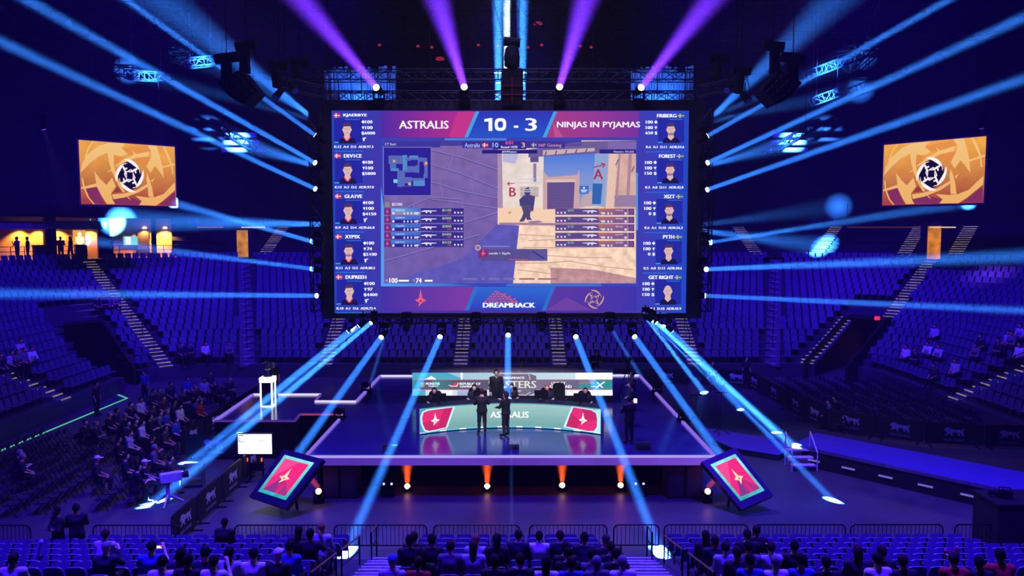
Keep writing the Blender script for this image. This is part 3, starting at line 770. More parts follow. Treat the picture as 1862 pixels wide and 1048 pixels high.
ov.rect(1010, 706, 1086, 760, em('#5c5294', K), 15); ov.line([(1018, 716), (1072, 750)], 6, em('#35307c', K), 16); ov.text('astralis + Xyp9x', 821, 918, 727, 12, WH2, 16, .4); ov.rect(910, 752, 1000, 756, em('#c0506c', K), 16); ov.rect(792, 692, 916, 696, em('#8a86c4', K), 16)
ov.text('100', 370, 406, 849, 22, WHT, 16, 1.0); ov.rect(411, 846, 458, 854, WHT, 16); ov.text('74', 490, 515, 849, 22, WHT, 16, 1.0); ov.rect(530, 846, 565, 854, WHT, 16); ov.disc(358, 849, 6, 6, em('#8a8ac0', K), 16); ov.disc(480, 848, 5, 6, em('#8a8ac0', K), 16)
for x, w_ in ((705, 14), (720, 48), (790, 10), (820, 50), (888, 50), (958, 70), (1044, 90)): ov.rect(x, 838, x + w_, 846, em('#8a80b8' if x < 940 else '#c47a84', .8), 16)
ov.done('overlay_print', display)

# player cards down both sides
NL = ['KJAERBYE', 'DEV1CE', 'GLA1VE', 'XYP9X', 'DUPREEH']; HP = ['100', '100', '100', '100', '100']; AR = ['100', '100', '100', '74', '97']
CASH = ['$6000', '$5800', '$4150', '$5100', '$4400']; STL = ['K:12  A:4  D:5  ADR:97.3', 'K:13  A:3  D:5  ADR:97.0', 'K:9  A:2  D:4  ADR:66.8', 'K:11  A:3  D:5  ADR:80.5', 'K:10  A:1  D:6  ADR:72.4']
NRR = ['FRIBERG', 'FOREST', 'XIZT', 'PYTH', 'GET RIGHT']; CASR = ['650 $', '150 $', '0 $', '0 $', '150 $']; STR_ = ['K:6  A:1  D:11  ADR:54.6', 'K:5  A:0  D:11  ADR:42.8', 'K:6  A:1  D:10  ADR:56.3', 'K:5  A:0  D:13  ADR:30.6', 'K:4  A:1  D:10  ADR:43.9']
SKN = em('#e0b8b4', 1); SKD = em('#b4849a', 1); HRD = em('#4a3468', 1); DRK = em('#1c1a66', K); JER = em('#171448', K)
def portrait(s, x, y, k, red, beard, bald):
    s.poly([(x - 36 * k, y + 58 * k), (x + 40 * k, y + 58 * k), (x + 32 * k, y + 40 * k), (x + 12 * k, y + 30 * k), (x - 10 * k, y + 30 * k), (x - 30 * k, y + 40 * k)], JER, 6)
    s.poly([(x - 14 * k, y + 34 * k), (x, y + 47 * k), (x + 14 * k, y + 34 * k), (x + 9 * k, y + 12 * k), (x - 9 * k, y + 12 * k)], SKN, 7)
    if red:
        for sg in (-1, 1): s.line([(x + sg * 15 * k, y + 31 * k), (x + sg * 2, y + 48 * k)], 5, em('#e03050', 1), 8)
    s.disc(x, y, 17 * k, 25 * k, SKN, 9, 18)
    for sg in (-1, 1): s.disc(x + sg * 7 * k, y - 3 * k, 3 * k, 2.2 * k, SKD, 10, 8); s.disc(x + sg * 17 * k, y + 1, 3 * k, 6 * k, SKN, 8, 8)
    s.line([(x, y - 2 * k), (x - 1, y + 7 * k)], 2.4, SKD, 10); s.line([(x - 6 * k, y + 13 * k), (x + 6 * k, y + 13 * k)], 2.6, SKD, 10)
    if not bald: s.poly([(x - 18 * k, y - 6 * k), (x - 14 * k, y - 13 * k), (x + 14 * k, y - 14 * k), (x + 18 * k, y - 6 * k), (x + 17 * k, y - 24 * k), (x + 4 * k, y - 31 * k), (x - 12 * k, y - 28 * k), (x - 19 * k, y - 18 * k)][::1], HRD, 10)
    if beard: s.poly([(x - 15 * k, y + 8 * k), (x - 8 * k, y + 24 * k), (x + 8 * k, y + 24 * k), (x + 15 * k, y + 8 * k), (x + 8 * k, y + 16 * k), (x - 8 * k, y + 16 * k)], em('#9a6e78', 1), 11)
for i in range(5):
    oy = i * 183.4; ox = i * 2.6
    c = sheet()
    c.rect(120 + ox, 112 + oy, 245 + ox, 222 + oy, em('#22249c', K), 3)
    c.line([(118 + ox, 222 + oy), (180 + ox, 222 + oy)], 5, CY_, 5); c.line([(166 + ox, 118 + oy), (236 + ox, 118 + oy)], 4, CYD, 5); c.line([(118 + ox, 262 + oy), (250 + ox, 262 + oy)], 4, CYD, 5)
    flag(c, 117 + ox, 90 + oy, 28, 20, True, 5); c.text(NL[i], 161 + ox, 161 + ox + len(NL[i]) * 13.2, 100 + oy, 16, WHT, 6, 1.2)
    portrait(c, 177 + ox, 164 + oy, 1.08, True, i == 3, False)
    c.poly([(242 + ox, 129 + oy), (250 + ox, 137 + oy), (258 + ox, 129 + oy), (250 + ox, 121 + oy)], WHT, 6); c.poly([(244 + ox, 150 + oy), (250 + ox, 163 + oy), (256 + ox, 150 + oy)], WHT, 6)
    c.text(HP[i], 260 + ox, 292 + ox, 129 + oy, 14, WHT, 6, .9); c.text(AR[i], 260 + ox, 260 + ox + 11 * len(AR[i]), 155 + oy, 14, WHT, 6, .9); c.text(CASH[i], 243 + ox, 304 + ox, 181 + oy, 15, WHT, 6, .9)
    c.text(STL[i], 120 + ox, 296 + ox, 242 + oy, 11, WHT, 6, .7)
    if i != 1: c.poly([(246 + ox, 203 + oy), (258 + ox, 208 + oy), (254 + ox, 218 + oy), (250 + ox, 214 + oy), (250 + ox, 207 + oy), (264 + ox, 203 + oy), (264 + ox, 199 + oy)][::-1], WHT, 6)
    c.done('player_card', display)
    c = sheet(); ox = -i * 3.4
    c.rect(1588 + ox, 112 + oy, 1706 + ox, 222 + oy, em('#20289e', K), 3)
    c.line([(1588 + ox, 222 + oy), (1650 + ox, 222 + oy)], 5, CY_, 5); c.line([(1640 + ox, 118 + oy), (1700 + ox, 118 + oy)], 4, CYD, 5); c.line([(1530 + ox, 265 + oy), (1640 + ox, 265 + oy)], 4, CYD, 5)
    flag(c, 1676 + ox, 92 + oy, 32, 19, False, 5); c.text(NRR[i], 1671 + ox - len(NRR[i]) * 12.4, 1671 + ox, 101 + oy, 16, WHT, 6, 1.2)
    portrait(c, 1646 + ox, 164 + oy, 1.05, False, i in (0, 1, 2), i == 4)
    c.poly([(1570 + ox, 130 + oy), (1578 + ox, 138 + oy), (1586 + ox, 130 + oy), (1578 + ox, 122 + oy)], WHT, 6); c.poly([(1572 + ox, 150 + oy), (1578 + ox, 163 + oy), (1584 + ox, 150 + oy)], WHT, 6)
    c.text('100', 1533 + ox, 1564 + ox, 130 + oy, 14, WHT, 6, .9); c.text('100', 1533 + ox, 1564 + ox, 155 + oy, 14, WHT, 6, .9); c.text(CASR[i], 1584 + ox - 10.5 * len(CASR[i]), 1584 + ox, 180 + oy, 15, WHT, 6, .9)
    c.text(STR_[i], 1534 + ox, 1706 + ox, 243 + oy, 11, WHT, 6, .7)
    c.done('player_card', display)

# ------------------------------------------------------------------ the two orange side screens
def side_screen(A, B, za, zb, corners, label):
    """A, B: plan of its two upright edges; corners: where its picture shows"""
    d = (Vector((B[0], B[1], 0)) - Vector((A[0], A[1], 0))); L = d.length; d.normalize(); n = Vector((d.y, -d.x, 0))
    t = thing('side_screen', label, 'video screen', (A[0], A[1], za)); O = Vector((A[0], A[1], za)); H = zb - za
    def f(u, v, layer=0): return d * (u * L) + Vector((0, 0, (1 - v) * H)) + n * (.02 + .004 * layer)
    fr = MB(); q = [f(-.02, 1.03), f(1.02, 1.03), f(1.02, -.03), f(-.02, -.03)]; q2 = [p - n * .3 for p in q]; q = [p - n * .03 for p in q]
    fr.add(q + q2, [(0, 1, 2, 3), (7, 6, 5, 4), (0, 4, 5, 1), (1, 5, 6, 2), (2, 6, 7, 3), (3, 7, 4, 0)]); obj('housing', fr, mat('#06060a'), t)
    s = Sheet(f)
    s.rect(0, 0, 1, 1, em('#7c2c44', .95, True, '#f2a234', 2, (0, H * .9)), 0)
    s.rect(0, 0, 1, 1, em('#a8402c', .95, False, '#f4a838', 2, (H * .05, H * .85), .1, 1.2), 1)
    CR = em('#f0b35c', .98, False, '#f8c878', 2, (0, H)); DO = em('#e0682c', .95, False, '#f09a34', 2, (0, H)); MR_ = em('#86305a', .95)
    TLc, TRc, BRc, BLc = (90, 100), (1305, 195), (1335, 950), (135, 912)
    def uv(x, y):
        u = v = .5
        for _ in range(6):
            xl, xr = TLc[0] + (BLc[0] - TLc[0]) * v, TRc[0] + (BRc[0] - TRc[0]) * v; u = (x - xl) / (xr - xl)
            yt, yb = TLc[1] + (TRc[1] - TLc[1]) * u, BLc[1] + (BRc[1] - BLc[1]) * u; v = (y - yt) / (yb - yt)
        return (min(1, max(0, u)), min(1, max(0, v)))
    def art(P, m_, ly): s.poly([uv(x, y) for x, y in P][::-1], m_, ly)
    art([(520, 300), (620, 325), (530, 440)], DO, 2); art([(600, 205), (940, 170), (985, 250), (760, 280), (690, 285)], DO, 2); art([(690, 330), (900, 300), (985, 330), (930, 440)], DO, 2)
    art([(185, 725), (312, 690), (400, 880), (412, 912), (270, 912), (215, 820)], MR_, 2); art([(512, 855), (690, 818), (870, 885), (830, 930), (530, 915)], MR_, 2); art([(1110, 930), (1310, 760), (1330, 945)], MR_, 2); art([(510, 770), (565, 690), (632, 762)], em('#9c3a2c', .95), 2)
    for P in ([(115, 520), (135, 400), (200, 280), (330, 175), (450, 140), (660, 150), (610, 205), (690, 280), (600, 310), (440, 262), (330, 310), (230, 390), (150, 480)],
              [(435, 258), (515, 275), (515, 400), (545, 520), (600, 640), (662, 762), (630, 765), (560, 640), (500, 510), (460, 390)],
              [(528, 432), (640, 350), (760, 292), (960, 252), (960, 312), (800, 330), (680, 372), (545, 442)],
              [(935, 168), (1060, 178), (1110, 330), (1140, 430), (1165, 592), (1100, 500), (1040, 430), (985, 522), (930, 440), (990, 320), (985, 240)],
              [(1130, 440), (1306, 400), (1308, 424), (1140, 462)], [(1140, 186), (1190, 290), (1255, 430), (1275, 540), (1292, 540), (1272, 420), (1222, 290), (1165, 190)],
              [(280, 490), (350, 590), (430, 668), (500, 580), (545, 690), (490, 780), (510, 860), (542, 914), (440, 914), (370, 800), (320, 700), (300, 600)],
              [(130, 698), (310, 648), (320, 692), (130, 720)], [(500, 790), (640, 780), (800, 740), (950, 658), (962, 690), (830, 770), (660, 830), (520, 852)],
              [(790, 808), (940, 832), (1040, 830), (1160, 790), (1312, 640), (1314, 740), (1150, 880), (1060, 940), (840, 928), (875, 880)],
              [(940, 520), (980, 620), (1010, 720), (1030, 830), (960, 820), (950, 700), (930, 600)],
              [(135, 590), (155, 700), (210, 830), (278, 914), (297, 914), (230, 830), (175, 700), (147, 570)], [(255, 116), (200, 200), (162, 320), (182, 320), (216, 205), (272, 118)],
              [(432, 510), (520, 450), (500, 490)], [(740, 232), (800, 280), (780, 300)], [(990, 620), (1040, 580), (1010, 640)], [(680, 800), (745, 870), (700, 840)]):
        art(P, CR, 3)
    BK = em('#160c22', .9); WT = em('#fff4f0', 1)
    s.disc(.5, .52, .125, .225, BK, 5, 28)
    def g2(x, y, layer=0): return f(.5 + x * .125 / 100, .52 + y * .225 / 100, layer)
    e = Sheet(g2); e.mb = s.mb
    blade_logo(e, 0, 0, 112, WT, 7, .8, True)
    e.poly([(-30, -30), (30, -30), (30, 30), (-30, 30)][::-1], WT, 10); e.poly([(-24, -26), (26, -24), (24, 26), (-26, 24)][::-1], BK, 11)
    s.done('display', t)
    cb = MB()
    for u in (.15, .85):
        p = d * (u * L) - n * .15; cb.tube((p.x, p.y, H), (p.x, p.y, 29.6 - za), .03)
    obj('hanging_cable', cb, STEEL, t)
def zat(px, py, Y): return ony(px, py, Y).z
pA, pB = ony(145, 312, 50.6), ony(319, 322, 54.7)
side_screen(pA, pB, zat(148, 371.5, 50.6), zat(143, 254.5, 50.6), None, 'orange video screen with a round blade emblem, above the lit concourse')
pA, pB = ony(1606, 320, 53.5), ony(1791, 310, 48.6)
side_screen(pA, pB, zat(1606, 374, 53.5), zat(1605, 264, 53.5), None, 'orange video screen with a round blade emblem, hanging over the dark stand')

# ------------------------------------------------------------------ rig: trusses, hoists, loudspeakers
RIG = mat('#050508', .6, .2, spec=.3); RIGB = mat('#030305', .85, spec=.1)
def lattice(mb, a, b, w=.5, h=.5, bay=.6, r=.03, rd=.018):
    """a box truss between two points"""
    a, b = Vector(a), Vector(b); d = b - a; L = d.length; d.normalize()
    up_ = Vector((0, 0, 1)) if abs(d.z) < .8 else Vector((0, 1, 0)); s = d.cross(up_).normalized(); t = s.cross(d)
    cs = [(s * (w / 2 * i) + t * (h / 2 * j)) for i, j in ((-1, -1), (1, -1), (1, 1), (-1, 1))]
    for c in cs: mb.tube(a + c, b + c, r, n=6)
    n = max(1, int(L / bay))
    for k in range(n):
        p, q = a + d * (L * k / n), a + d * (L * (k + 1) / n)
        for i in range(4):
            c, e = cs[i], cs[(i + 1) % 4]
            mb.tube(p + (c if k % 2 else e), q + (e if k % 2 else c), rd, n=4); mb.tube(p + c, p + e, rd, n=4)
    return mb
ROOF = 29.57
def truss(name, label, a, b, cat='truss', drops=(), **k):
    a, b = Vector(a), Vector(b)
    t = thing(name, label, cat, a); obj('lattice', lattice(MB(), (0, 0, 0), b - a, **k), RIG, t)
    for u in drops:
        p = (b - a) * u; obj('hanging_cable', MB().tube(p, (p.x, p.y, ROOF - a.z), .022, n=5), RIGB, t)
    return t
truss('rigging_truss', 'upper horizontal lattice truss spanning above the hanging screen', ony(560, 138, 35.6), ony(1300, 138, 35.6), drops=(.05, .3, .7, .95), w=.7, h=.45)
truss('rigging_truss', 'lower horizontal lattice truss just over the top edge of the hanging screen', ony(590, 176, 34.9), ony(1262, 176, 34.9), drops=(.1, .9), w=.5, h=.42)
truss('rigging_truss', 'horizontal lattice truss under the hanging screen carrying the moving heads', ony(684, 583, 34.9), ony(1172, 583, 34.9), w=.4, h=.25, r=.025)
truss('truss_tower', 'upright lattice truss with beam lamps along the left edge of the hanging screen', ony(578, 566, 34.9), ony(574, 196, 34.9), w=.5, h=.5)
truss('truss_tower', 'upright lattice truss with beam lamps along the right edge of the hanging screen', ony(1280, 566, 34.9), ony(1284, 196, 34.9), w=.5, h=.5)
truss('rigging_truss', 'slanting lattice truss from the screen top out to the left hoists', ony(584, 168, 34.0), ony(512, 152, 33.3), drops=(.9,), w=.45, h=.45)
truss('rigging_truss', 'slanting lattice truss from the screen top out to the right hoists', ony(1268, 168, 34.0), ony(1346, 152, 33.3), drops=(.9,), w=.45, h=.45)

def P33(px, py, Y=30.0): return ony(px, py, Y)
def line_array(sgn, label):
    """curved hang of loudspeaker cabinets under two chain hoists; sgn -1 is the left one"""
    def q(px, py): return P33(px if sgn < 0 else 1862 - px - 8, py)
    o = q(430, 143); t = thing('line_array_speaker', label, 'loudspeaker', o)
    # cabinets follow one another along the curve
    up = [(405, 155), (414, 148), (423, 143), (432, 138), (441, 135.5), (449.5, 133)]
    # two edges of the hang, from its top cabinet to the lowest
    A = [(405, 155), (411, 163), (418, 171), (427, 180), (437, 187), (451, 194)]
    B = [(436, 136), (447, 133), (455, 143), (463, 153), (470, 161), (476, 168)]
    for i in range(5):
        pts = [A[i], A[i + 1], B[i + 1], B[i]]
        pts = [(pts[0][0] + .4, pts[0][1] + .4), pts[1], pts[2], pts[3]]
        vs = []
        for dy in (-.55, .55):
            for (x, y) in pts: p = q(x, y) - o; vs.append((p.x, dy, p.z))
        fs = [(0, 1, 2, 3), (7, 6, 5, 4), (0, 4, 5, 1), (1, 5, 6, 2), (2, 6, 7, 3), (3, 7, 4, 0)]
        if sgn > 0: fs = [f[::-1] for f in fs]
        c = obj('cabinet', MB().add(vs, fs), mat('#030304', .85, spec=.1), t)
        g = MB()
        a, b = q(*A[i]) - o, q(*B[i]) - o; a2, b2 = q(*A[i + 1]) - o, q(*B[i + 1]) - o
        for k in (.2, .5, .8):
            u0, u1 = a.lerp(a2, .2).lerp(b.lerp(b2, .2), k), a.lerp(a2, .8).lerp(b.lerp(b2, .8), k); g.tube((u0.x, -.57, u0.z), (u1.x, -.57, u1.z), .02, n=5)
        obj('grille', g, mat('#15151c', .5), c)
    for (hx, hy, wx, bx, by) in ((412, 105.5, 36, 412, 149), (448, 84, 33, 442, 133)):
        p = q(hx, hy) - o; m_ = MB(); m_.tube((p.x - wx / 85, 0, p.z + .05 * sgn), (p.x + wx / 85, 0, p.z - .05 * sgn), .2, n=12); obj('hoist', m_, RIGB, t)
        b = q(bx, by) - o; f = MB(); f.box(((b.x + p.x) / 2, 0, (b.z + p.z) / 2), (.33, .3, abs(p.z - b.z))); obj('hang_frame', f, RIGB, t)
        obj('chain', MB().tube((p.x, 0, p.z), (p.x, 0, ROOF - o.z), .02, n=5), RIGB, t)
    k = MB(); a, b = q(409, 152) - o, q(446, 130) - o; k.tube(a, b, .12, n=6); obj('bumper_bar', k, RIGB, t)
line_array(-1, 'black curved hang of loudspeakers to the left of the screen')
line_array(1, 'black curved hang of loudspeakers to the right of the screen')
# centre cluster
o = ony(931, 188, 34.2); t = thing('centre_speaker', 'dark red grilled loudspeaker block hanging over the middle of the screen', 'loudspeaker', o)
def rel(px, py, Y=34.2): return ony(px, py, Y) - o
a, b = rel(911, 190), rel(951, 143); c = MB().bbox((a.x, -.25, a.z), (b.x, .35, b.z)); obj('cabinet', c, mat('#14040a', .8, spec=.1), t)
g = MB()
for k in range(1, 3): z = a.z + (b.z - a.z) * k / 3; g.tube((a.x, -.27, z), (b.x, -.27, z), .025, n=5)
g.tube(((a.x + b.x) / 2, -.27, a.z), ((a.x + b.x) / 2, -.27, b.z), .03, n=5); obj('grille', g, mat('#4a1014', .7, spec=.2), t)
a, b = rel(912, 143), rel(951, 126); obj('bracket', MB().bbox((a.x, -.2, a.z), (b.x, .3, b.z)), RIGB, t)
a, b = rel(917, 126), rel(944, 88); obj('cable_bag', MB().lathe([(.2, 0), (.32, .1), (.34, .5), (.28, .85), (.16, .95)], (rel(931, 124).x, 0, rel(931, 124).z), 14), RIGB, t)
p = rel(931, 77); obj('hoist', MB().tube((p.x - .36, 0, p.z + .05), (p.x + .36, 0, p.z - .02), .2, n=12), RIGB, t)
obj('chain', MB().tube((p.x - .05, 0, p.z), (p.x - .05, 0, ROOF - o.z), .025, n=5).tube((p.x + .3, 0, p.z), (p.x + .42, 0, ROOF - o.z), .012, n=4).tube((p.x - .35, 0, p.z), (p.x - 1.1, 0, p.z + 3), .012, n=4).tube((p.x - 1.1, 0, p.z + 3), (p.x - 1.3, 0, ROOF - o.z), .012, n=4), RIGB, t)
# single hoists with hanging cable bags on either side
for (px, py, sgn, where) in ((508, 118, -1, 'outermost of the two small hoists left of the screen'), (545, 112, -1, 'small hoist left of the screen, next to the truss end'), (1348, 128, 1, 'outermost of the two small hoists right of the screen'), (1308, 106, 1, 'small hoist right of the screen, next to the truss end')):
    o = ony(px, py, 32.3 if px in (508, 1348) else 34.6); t = thing('chain_hoist', 'black ' + where, 'hoist', o)
    obj('motor', MB().tube((-.38, 0, .05), (.38, 0, -.03), .19, n=12), RIGB, t)
    obj('bag', MB().lathe([(.1, -.95), (.2, -.9), (.24, -.4), (.2, -.12)], (-.1, 0, 0), 12), RIGB, t)
    obj('chain', MB().tube((0, 0, 0), (0, 0, ROOF - o.z), .018, n=5).tube((.2, 0, -.1), (.5, 0, -1.3), .02, n=5), RIGB, t)
# small profile spots clamped on the outer truss ends
for (px, py, dx, where) in ((533, 161, .5, 'small round spotlight clamped on the left slanting truss'), (505, 172, -.3, 'small round spotlight hanging under the left hoists'), (1326, 160, -.5, 'small round spotlight clamped on the right slanting truss'), (1356, 178, .3, 'small round spotlight hanging under the right hoists')):
    o = ony(px, py, 32.6); t = thing('spotlight', where, 'stage light', o)
    d = Vector((dx, -.5, -.6)).normalized(); obj('can', MB().tube(-d * .3, d * .2, .12, .16, 12), RIGB, t)
    obj('lens', MB().tube(d * .2, d * .22, .14, n=12), mat('#5a78b8', .1), t); obj('clamp', MB().tube(-d * .1, (0, .1, .65), .03, n=6), RIGB, t)
# hanging cable drapes behind the truss
for (x0, x1, where) in ((592, 722, 'left'), (1148, 1262, 'right')):
    o = ony(x0, 192, 36.6); mb = MB(); x = 0; L = ony(x1, 192, 36.6).x - o.x; H = ony(x0, 120, 36.6).z - o.z; rr = random.Random(3)
    while x < L:
        w_ = rr.uniform(.03, .09); mb.tube((x, rr.uniform(-.04, .04), 0), (x, 0, H * rr.uniform(.8, 1)), w_, n=6); x += w_ * 1.7
    t = obj('cable_drape', mb, mat('#4c5a74', .6, var=.4, scale=2), None, o); tag(t, 'row of hanging cables behind the truss, lit blue, at the screen top ' + where, 'cables')
# roof girders
for k, (a, b, lab) in enumerate((((-40, 44, 25.5), (40, 44, 25.5), 'nearest roof girder running across the hall over the screen'), ((-44, 56, 24.5), (44, 56, 24.5), 'middle roof girder running across the hall behind the screen'), ((-46, 68, 24), (46, 68, 24), 'farthest roof girder running across the hall near the end wall'),
                                ((-15, 30, 25), (-30, 72, 25), 'roof girder running lengthwise over the left stands'), ((15, 30, 25), (30, 72, 25), 'roof girder running lengthwise over the right stands'))):
    truss('roof_truss', lab, a, b, 'roof truss', drops=(.12, .88), w=2.4, h=2.0, bay=2.4, r=.09, rd=.06)
# catwalk lamps
for k in range(9):
    px = (690, 760, 785, 870, 905, 960, 985, 1055, 1075)[k]; p = ony(px, 84 + (k % 3) * 2, 60)
    o = obj('catwalk_lamp', MB().lathe([(.04, 0), (.14, .05), (.1, .14), (.03, .18)], (0, 0, 0), 10), em('#b0283c', .8), None, p); tag(o, 'dim red lamp in the row high under the roof behind the screen', 'lamp', 'red lamps under the roof')
    obj('hanging_cable', MB().tube((0, 0, .25), (0, 0, ROOF - p.z), .02, n=5), RIGB, o)
for (px, py) in ((978, 44), (800, 108)):
    p = ony(px, py, 58); o = obj('house_lamp', MB().lathe([(.05, .16), (.26, .14), (.36, 0), (.26, -.04), (.02, -.05)][::-1], (0, 0, 0), 14), em('#a82a3e', .6), None, p); tag(o, 'round red house lamp high under the roof, ' + ('above the row of small lamps' if px > 900 else 'below the row of small lamps'), 'lamp')
    obj('hanging_cable', MB().tube((0, 0, .25), (0, 0, ROOF - p.z), .02, n=5), RIGB, o)

# slatted catwalks and short trusses up in the dark that catch the blue beams
def catwalk(px0, py0, sx, label):
    Y = 56.0; o = ony(px0, py0, Y); t = thing('catwalk', label, 'catwalk', o); k = Y / F
    for i, (x0, x1, dy) in enumerate(((8, 62, 0), (2, 66, 13), (0, 44, 26), (50, 72, 26))):
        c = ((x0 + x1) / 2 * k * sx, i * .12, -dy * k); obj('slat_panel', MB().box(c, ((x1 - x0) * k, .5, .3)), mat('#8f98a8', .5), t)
    g = MB(); lattice(g, (-10 * k * sx, -.9, 20 * k), (88 * k * sx, -.9, -38 * k), w=.5, h=.5, bay=.8, r=.07, rd=.035); obj('girder', g, RIG, t)
    for x in (6, 60): obj('hanging_rod', MB().tube((x * k * sx, 0, 0), (x * k * sx, 0, ROOF - o.z), .03, n=5), RIGB, t)
catwalk(402, 246, 1, 'slatted catwalk section caught by a blue beam, right of the left side screen')
catwalk(1470, 246, -1, 'slatted catwalk section caught by a blue beam, between the screen and the right side screen')
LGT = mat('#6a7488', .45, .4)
for (a, b, lab) in (((230, 136), (304, 141), 'short lit truss high above the left side screen'), ((338, 116), (392, 110), 'short lit truss left of the left loudspeaker hoists'), ((1466, 138), (1548, 106), 'slanting lit truss right of the right loudspeaker hoists'), ((1476, 186), (1530, 166), 'lower slanting lit truss right of the right loudspeakers')):
    q0, q1 = ony(*a, 58), ony(*b, 58); t = truss('rigging_truss', lab, q0, q1, drops=(.15, .85), w=.7, h=.6, bay=.7, r=.05, rd=.03)
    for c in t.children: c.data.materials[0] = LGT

# ------------------------------------------------------------------ stage
ZS = 1.57
def st(px, py): return onz(px, py, ZS)
OUT = [(557, 830), (625, 755.5), (545, 755.5), (536, 767.5), (390, 767.5), (460, 719), (583, 719), (573, 731.5), (647.6, 732), (691.4, 685), (1163, 684), (1298, 830)]
SP_ = [st(x, y) for x, y in OUT]
stage = thing('stage', 'wide low stage with a glossy dark deck and glowing edges', 'stage', (0, 0, 0))
dk = MB(); n = len(SP_)
dk.add([(p.x, p.y, ZS) for p in SP_], [tuple(range(n))[::-1]])
deck = obj('deck', dk, mat('#2c2260', .16, var=.15, scale=.8), stage)
sk = MB()
for i in range(n):
    a, b = SP_[i].copy(), SP_[(i + 1) % n].copy()
    for q in (a, b):           # the front skirt stands back under the deck
        if q.y < 27.6: q.y = 28.3
    sk.quad((a.x, a.y, 0), (b.x, b.y, 0), (b.x, b.y, ZS - .02), (a.x, a.y, ZS - .02))
obj('skirt', sk, mat('#050306', .9, spec=.1), stage)
# glowing edge strips
def edge(i, j, m, w_=.12, up=.07, name='edge_light'):
    a, b = SP_[i], SP_[j]; mb = MB(); L = (b - a).length; c = (a + b) / 2
    mb.box((c.x, c.y, ZS + up / 2), (L, w_, up), math.atan2(b.y - a.y, b.x - a.x)); return obj(name, mb, m, stage)
WE = em('#cfc4ff', 1.3); VE = em('#8a6ae8', 1.0)
for i, j, m_, w_ in ((9, 10, WE, .2), (8, 9, VE, .14), (7, 8, WE, .14), (6, 7, em('#7a4ad0', .7), .1), (5, 6, WE, .16), (4, 5, VE, .14), (1, 0, VE, .1), (10, 11, VE, .12), (3, 4, em('#6a3cb8', .5), .1), (2, 3, em('#6a3cb8', .5), .1), (1, 2, em('#b44a7a', .6), .1)): edge(i, j, m_, w_)
# front lip, a glowing violet band
a, b = SP_[0], SP_[11]
lip = MB().bbox((a.x - .05, a.y - .12, ZS - .3), (b.x + .05, a.y - .02, ZS + .02)); obj('front_lip', lip, em('#5a34c0', .8, False, '#7a4ad8', 0, (-7, 7), .2, .5), stage)
ll = MB().bbox((a.x - .05, a.y - .135, ZS - .03), (b.x + .05, a.y - .02, ZS + .04)); obj('edge_light', ll, em('#b4a4ff', .9), stage)
fp = MB()
for k in range(7): x = a.x + (b.x - a.x) * k / 7; fp.bbox((x + .03, 28.24, .03), (x + (b.x - a.x) / 7 - .03, 28.28, ZS - .1))
obj('front_panel', fp, mat('#020203', 1.0, spec=0.0), stage)
obj('added_absorber', MB().bbox((a.x + .1, a.y + .02, ZS - .12), (b.x - .1, 28.3, ZS - .03)), mat('#010101', 1.0, spec=0.0), stage)  # unseen black slab added to soak up the red bounce of the uplights
jn = MB()
for y in (30.0, 32.6, 35.2, 38.0): jn.bbox((-7.1, y - .01, ZS), (7.1, y + .01, ZS + .004))
obj('deck_joint', jn, mat('#2a2046', .4), stage)
for (px, py, k, q) in ((934, 821, .5, 'beside the middle beam'), (1171, 821, .75, 'towards the right of the stage'), (707, 825, .7, 'towards the left of the stage')):   # wedge monitors
    p = st(px, py); o = tag(obj('floor_monitor', MB().prism([(-.3 * k, 0), (.3 * k, 0), (.26 * k, .28 * k), (-.12 * k, .34 * k)], .6 * k + .1, (0, 0, 0), 0), mat('#050508', .8), None, (p.x, p.y + .3, ZS)), 'black wedge monitor on the stage edge, ' + q, 'loudspeaker')
    obj('grille', MB().box((0, -.26 * k, .16 * k), (.6 * k, .03, .2 * k)), mat('#1a1a22', .5), o)
# small fixtures along the stage sides
for (px, py, w2) in ((617, 762, 'left edge of the stage beside the notch'), (666, 712, 'left edge of the stage towards the back'), (1195, 714, 'right edge of the stage towards the back'), (1243, 766, 'right edge of the stage half way along')):
    p = st(px, py); t = thing('floor_spot', 'small dark lamp on the ' + w2, 'stage light', p)
    obj('base', MB().box((0, 0, .04), (.5, .5, .08)), RIGB, t); obj('yoke', MB().box((-.2, 0, .25), (.05, .15, .4)).box((.2, 0, .25), (.05, .15, .4)), RIGB, t); obj('head', MB().tube((0, .1, .3), (0, -.25, .4), .15, n=12), RIGB, t)

# curved players' desk with a lit front
DC = st(928.6, 778.6).y; DH = 1.0; HWD = 3.55; SAG = 1.05
def dx(u): return (u - .5) * 2 * HWD
def dY(u): return DC - SAG * ((u - .5) * 2) ** 2
desk = thing('players_desk', 'curved desk with a lit teal front reading ASTRALIS', 'desk', (0, DC, ZS + .012))
def df(u, v, layer=0): return Vector((dx(u), dY(u) - DC - .01 - .004 * layer, DH * (1 - v) + .02))
N = 28
dp = MB().use(em('#7fb2b4', .95, True, '#a8d4d0', 2, (.2, 1.0)))
for i in range(N): dp.quad(df(i / N, 1), df((i + 1) / N, 1), df((i + 1) / N, 0), df(i / N, 0))
panel = obj('front_panel', dp, None, desk)
bk = MB()
for i in range(N):
    a, b = df(i / N, 0), df((i + 1) / N, 0); a2, b2 = df(i / N, 1), df((i + 1) / N, 1)
    off = Vector((0, .85, 0)); bk.quad(a, b, b + off, a + off); bk.quad(a2 + off, b2 + off, b + off, a + off)
    q = Vector((0, .03, 0)); bk.quad(a2 + q, b2 + q, b + q, a + q)
obj('table_top', bk, mat('#1a1a26', .4), desk)
for s in (0, 1):
    p = df(s, .5); e = MB().box((p.x + (.06 if s else -.06), .4 + p.y, DH / 2 + .01), (.12, .95, DH + .02)); obj('side_panel', e, em('#34209a', .5), desk)
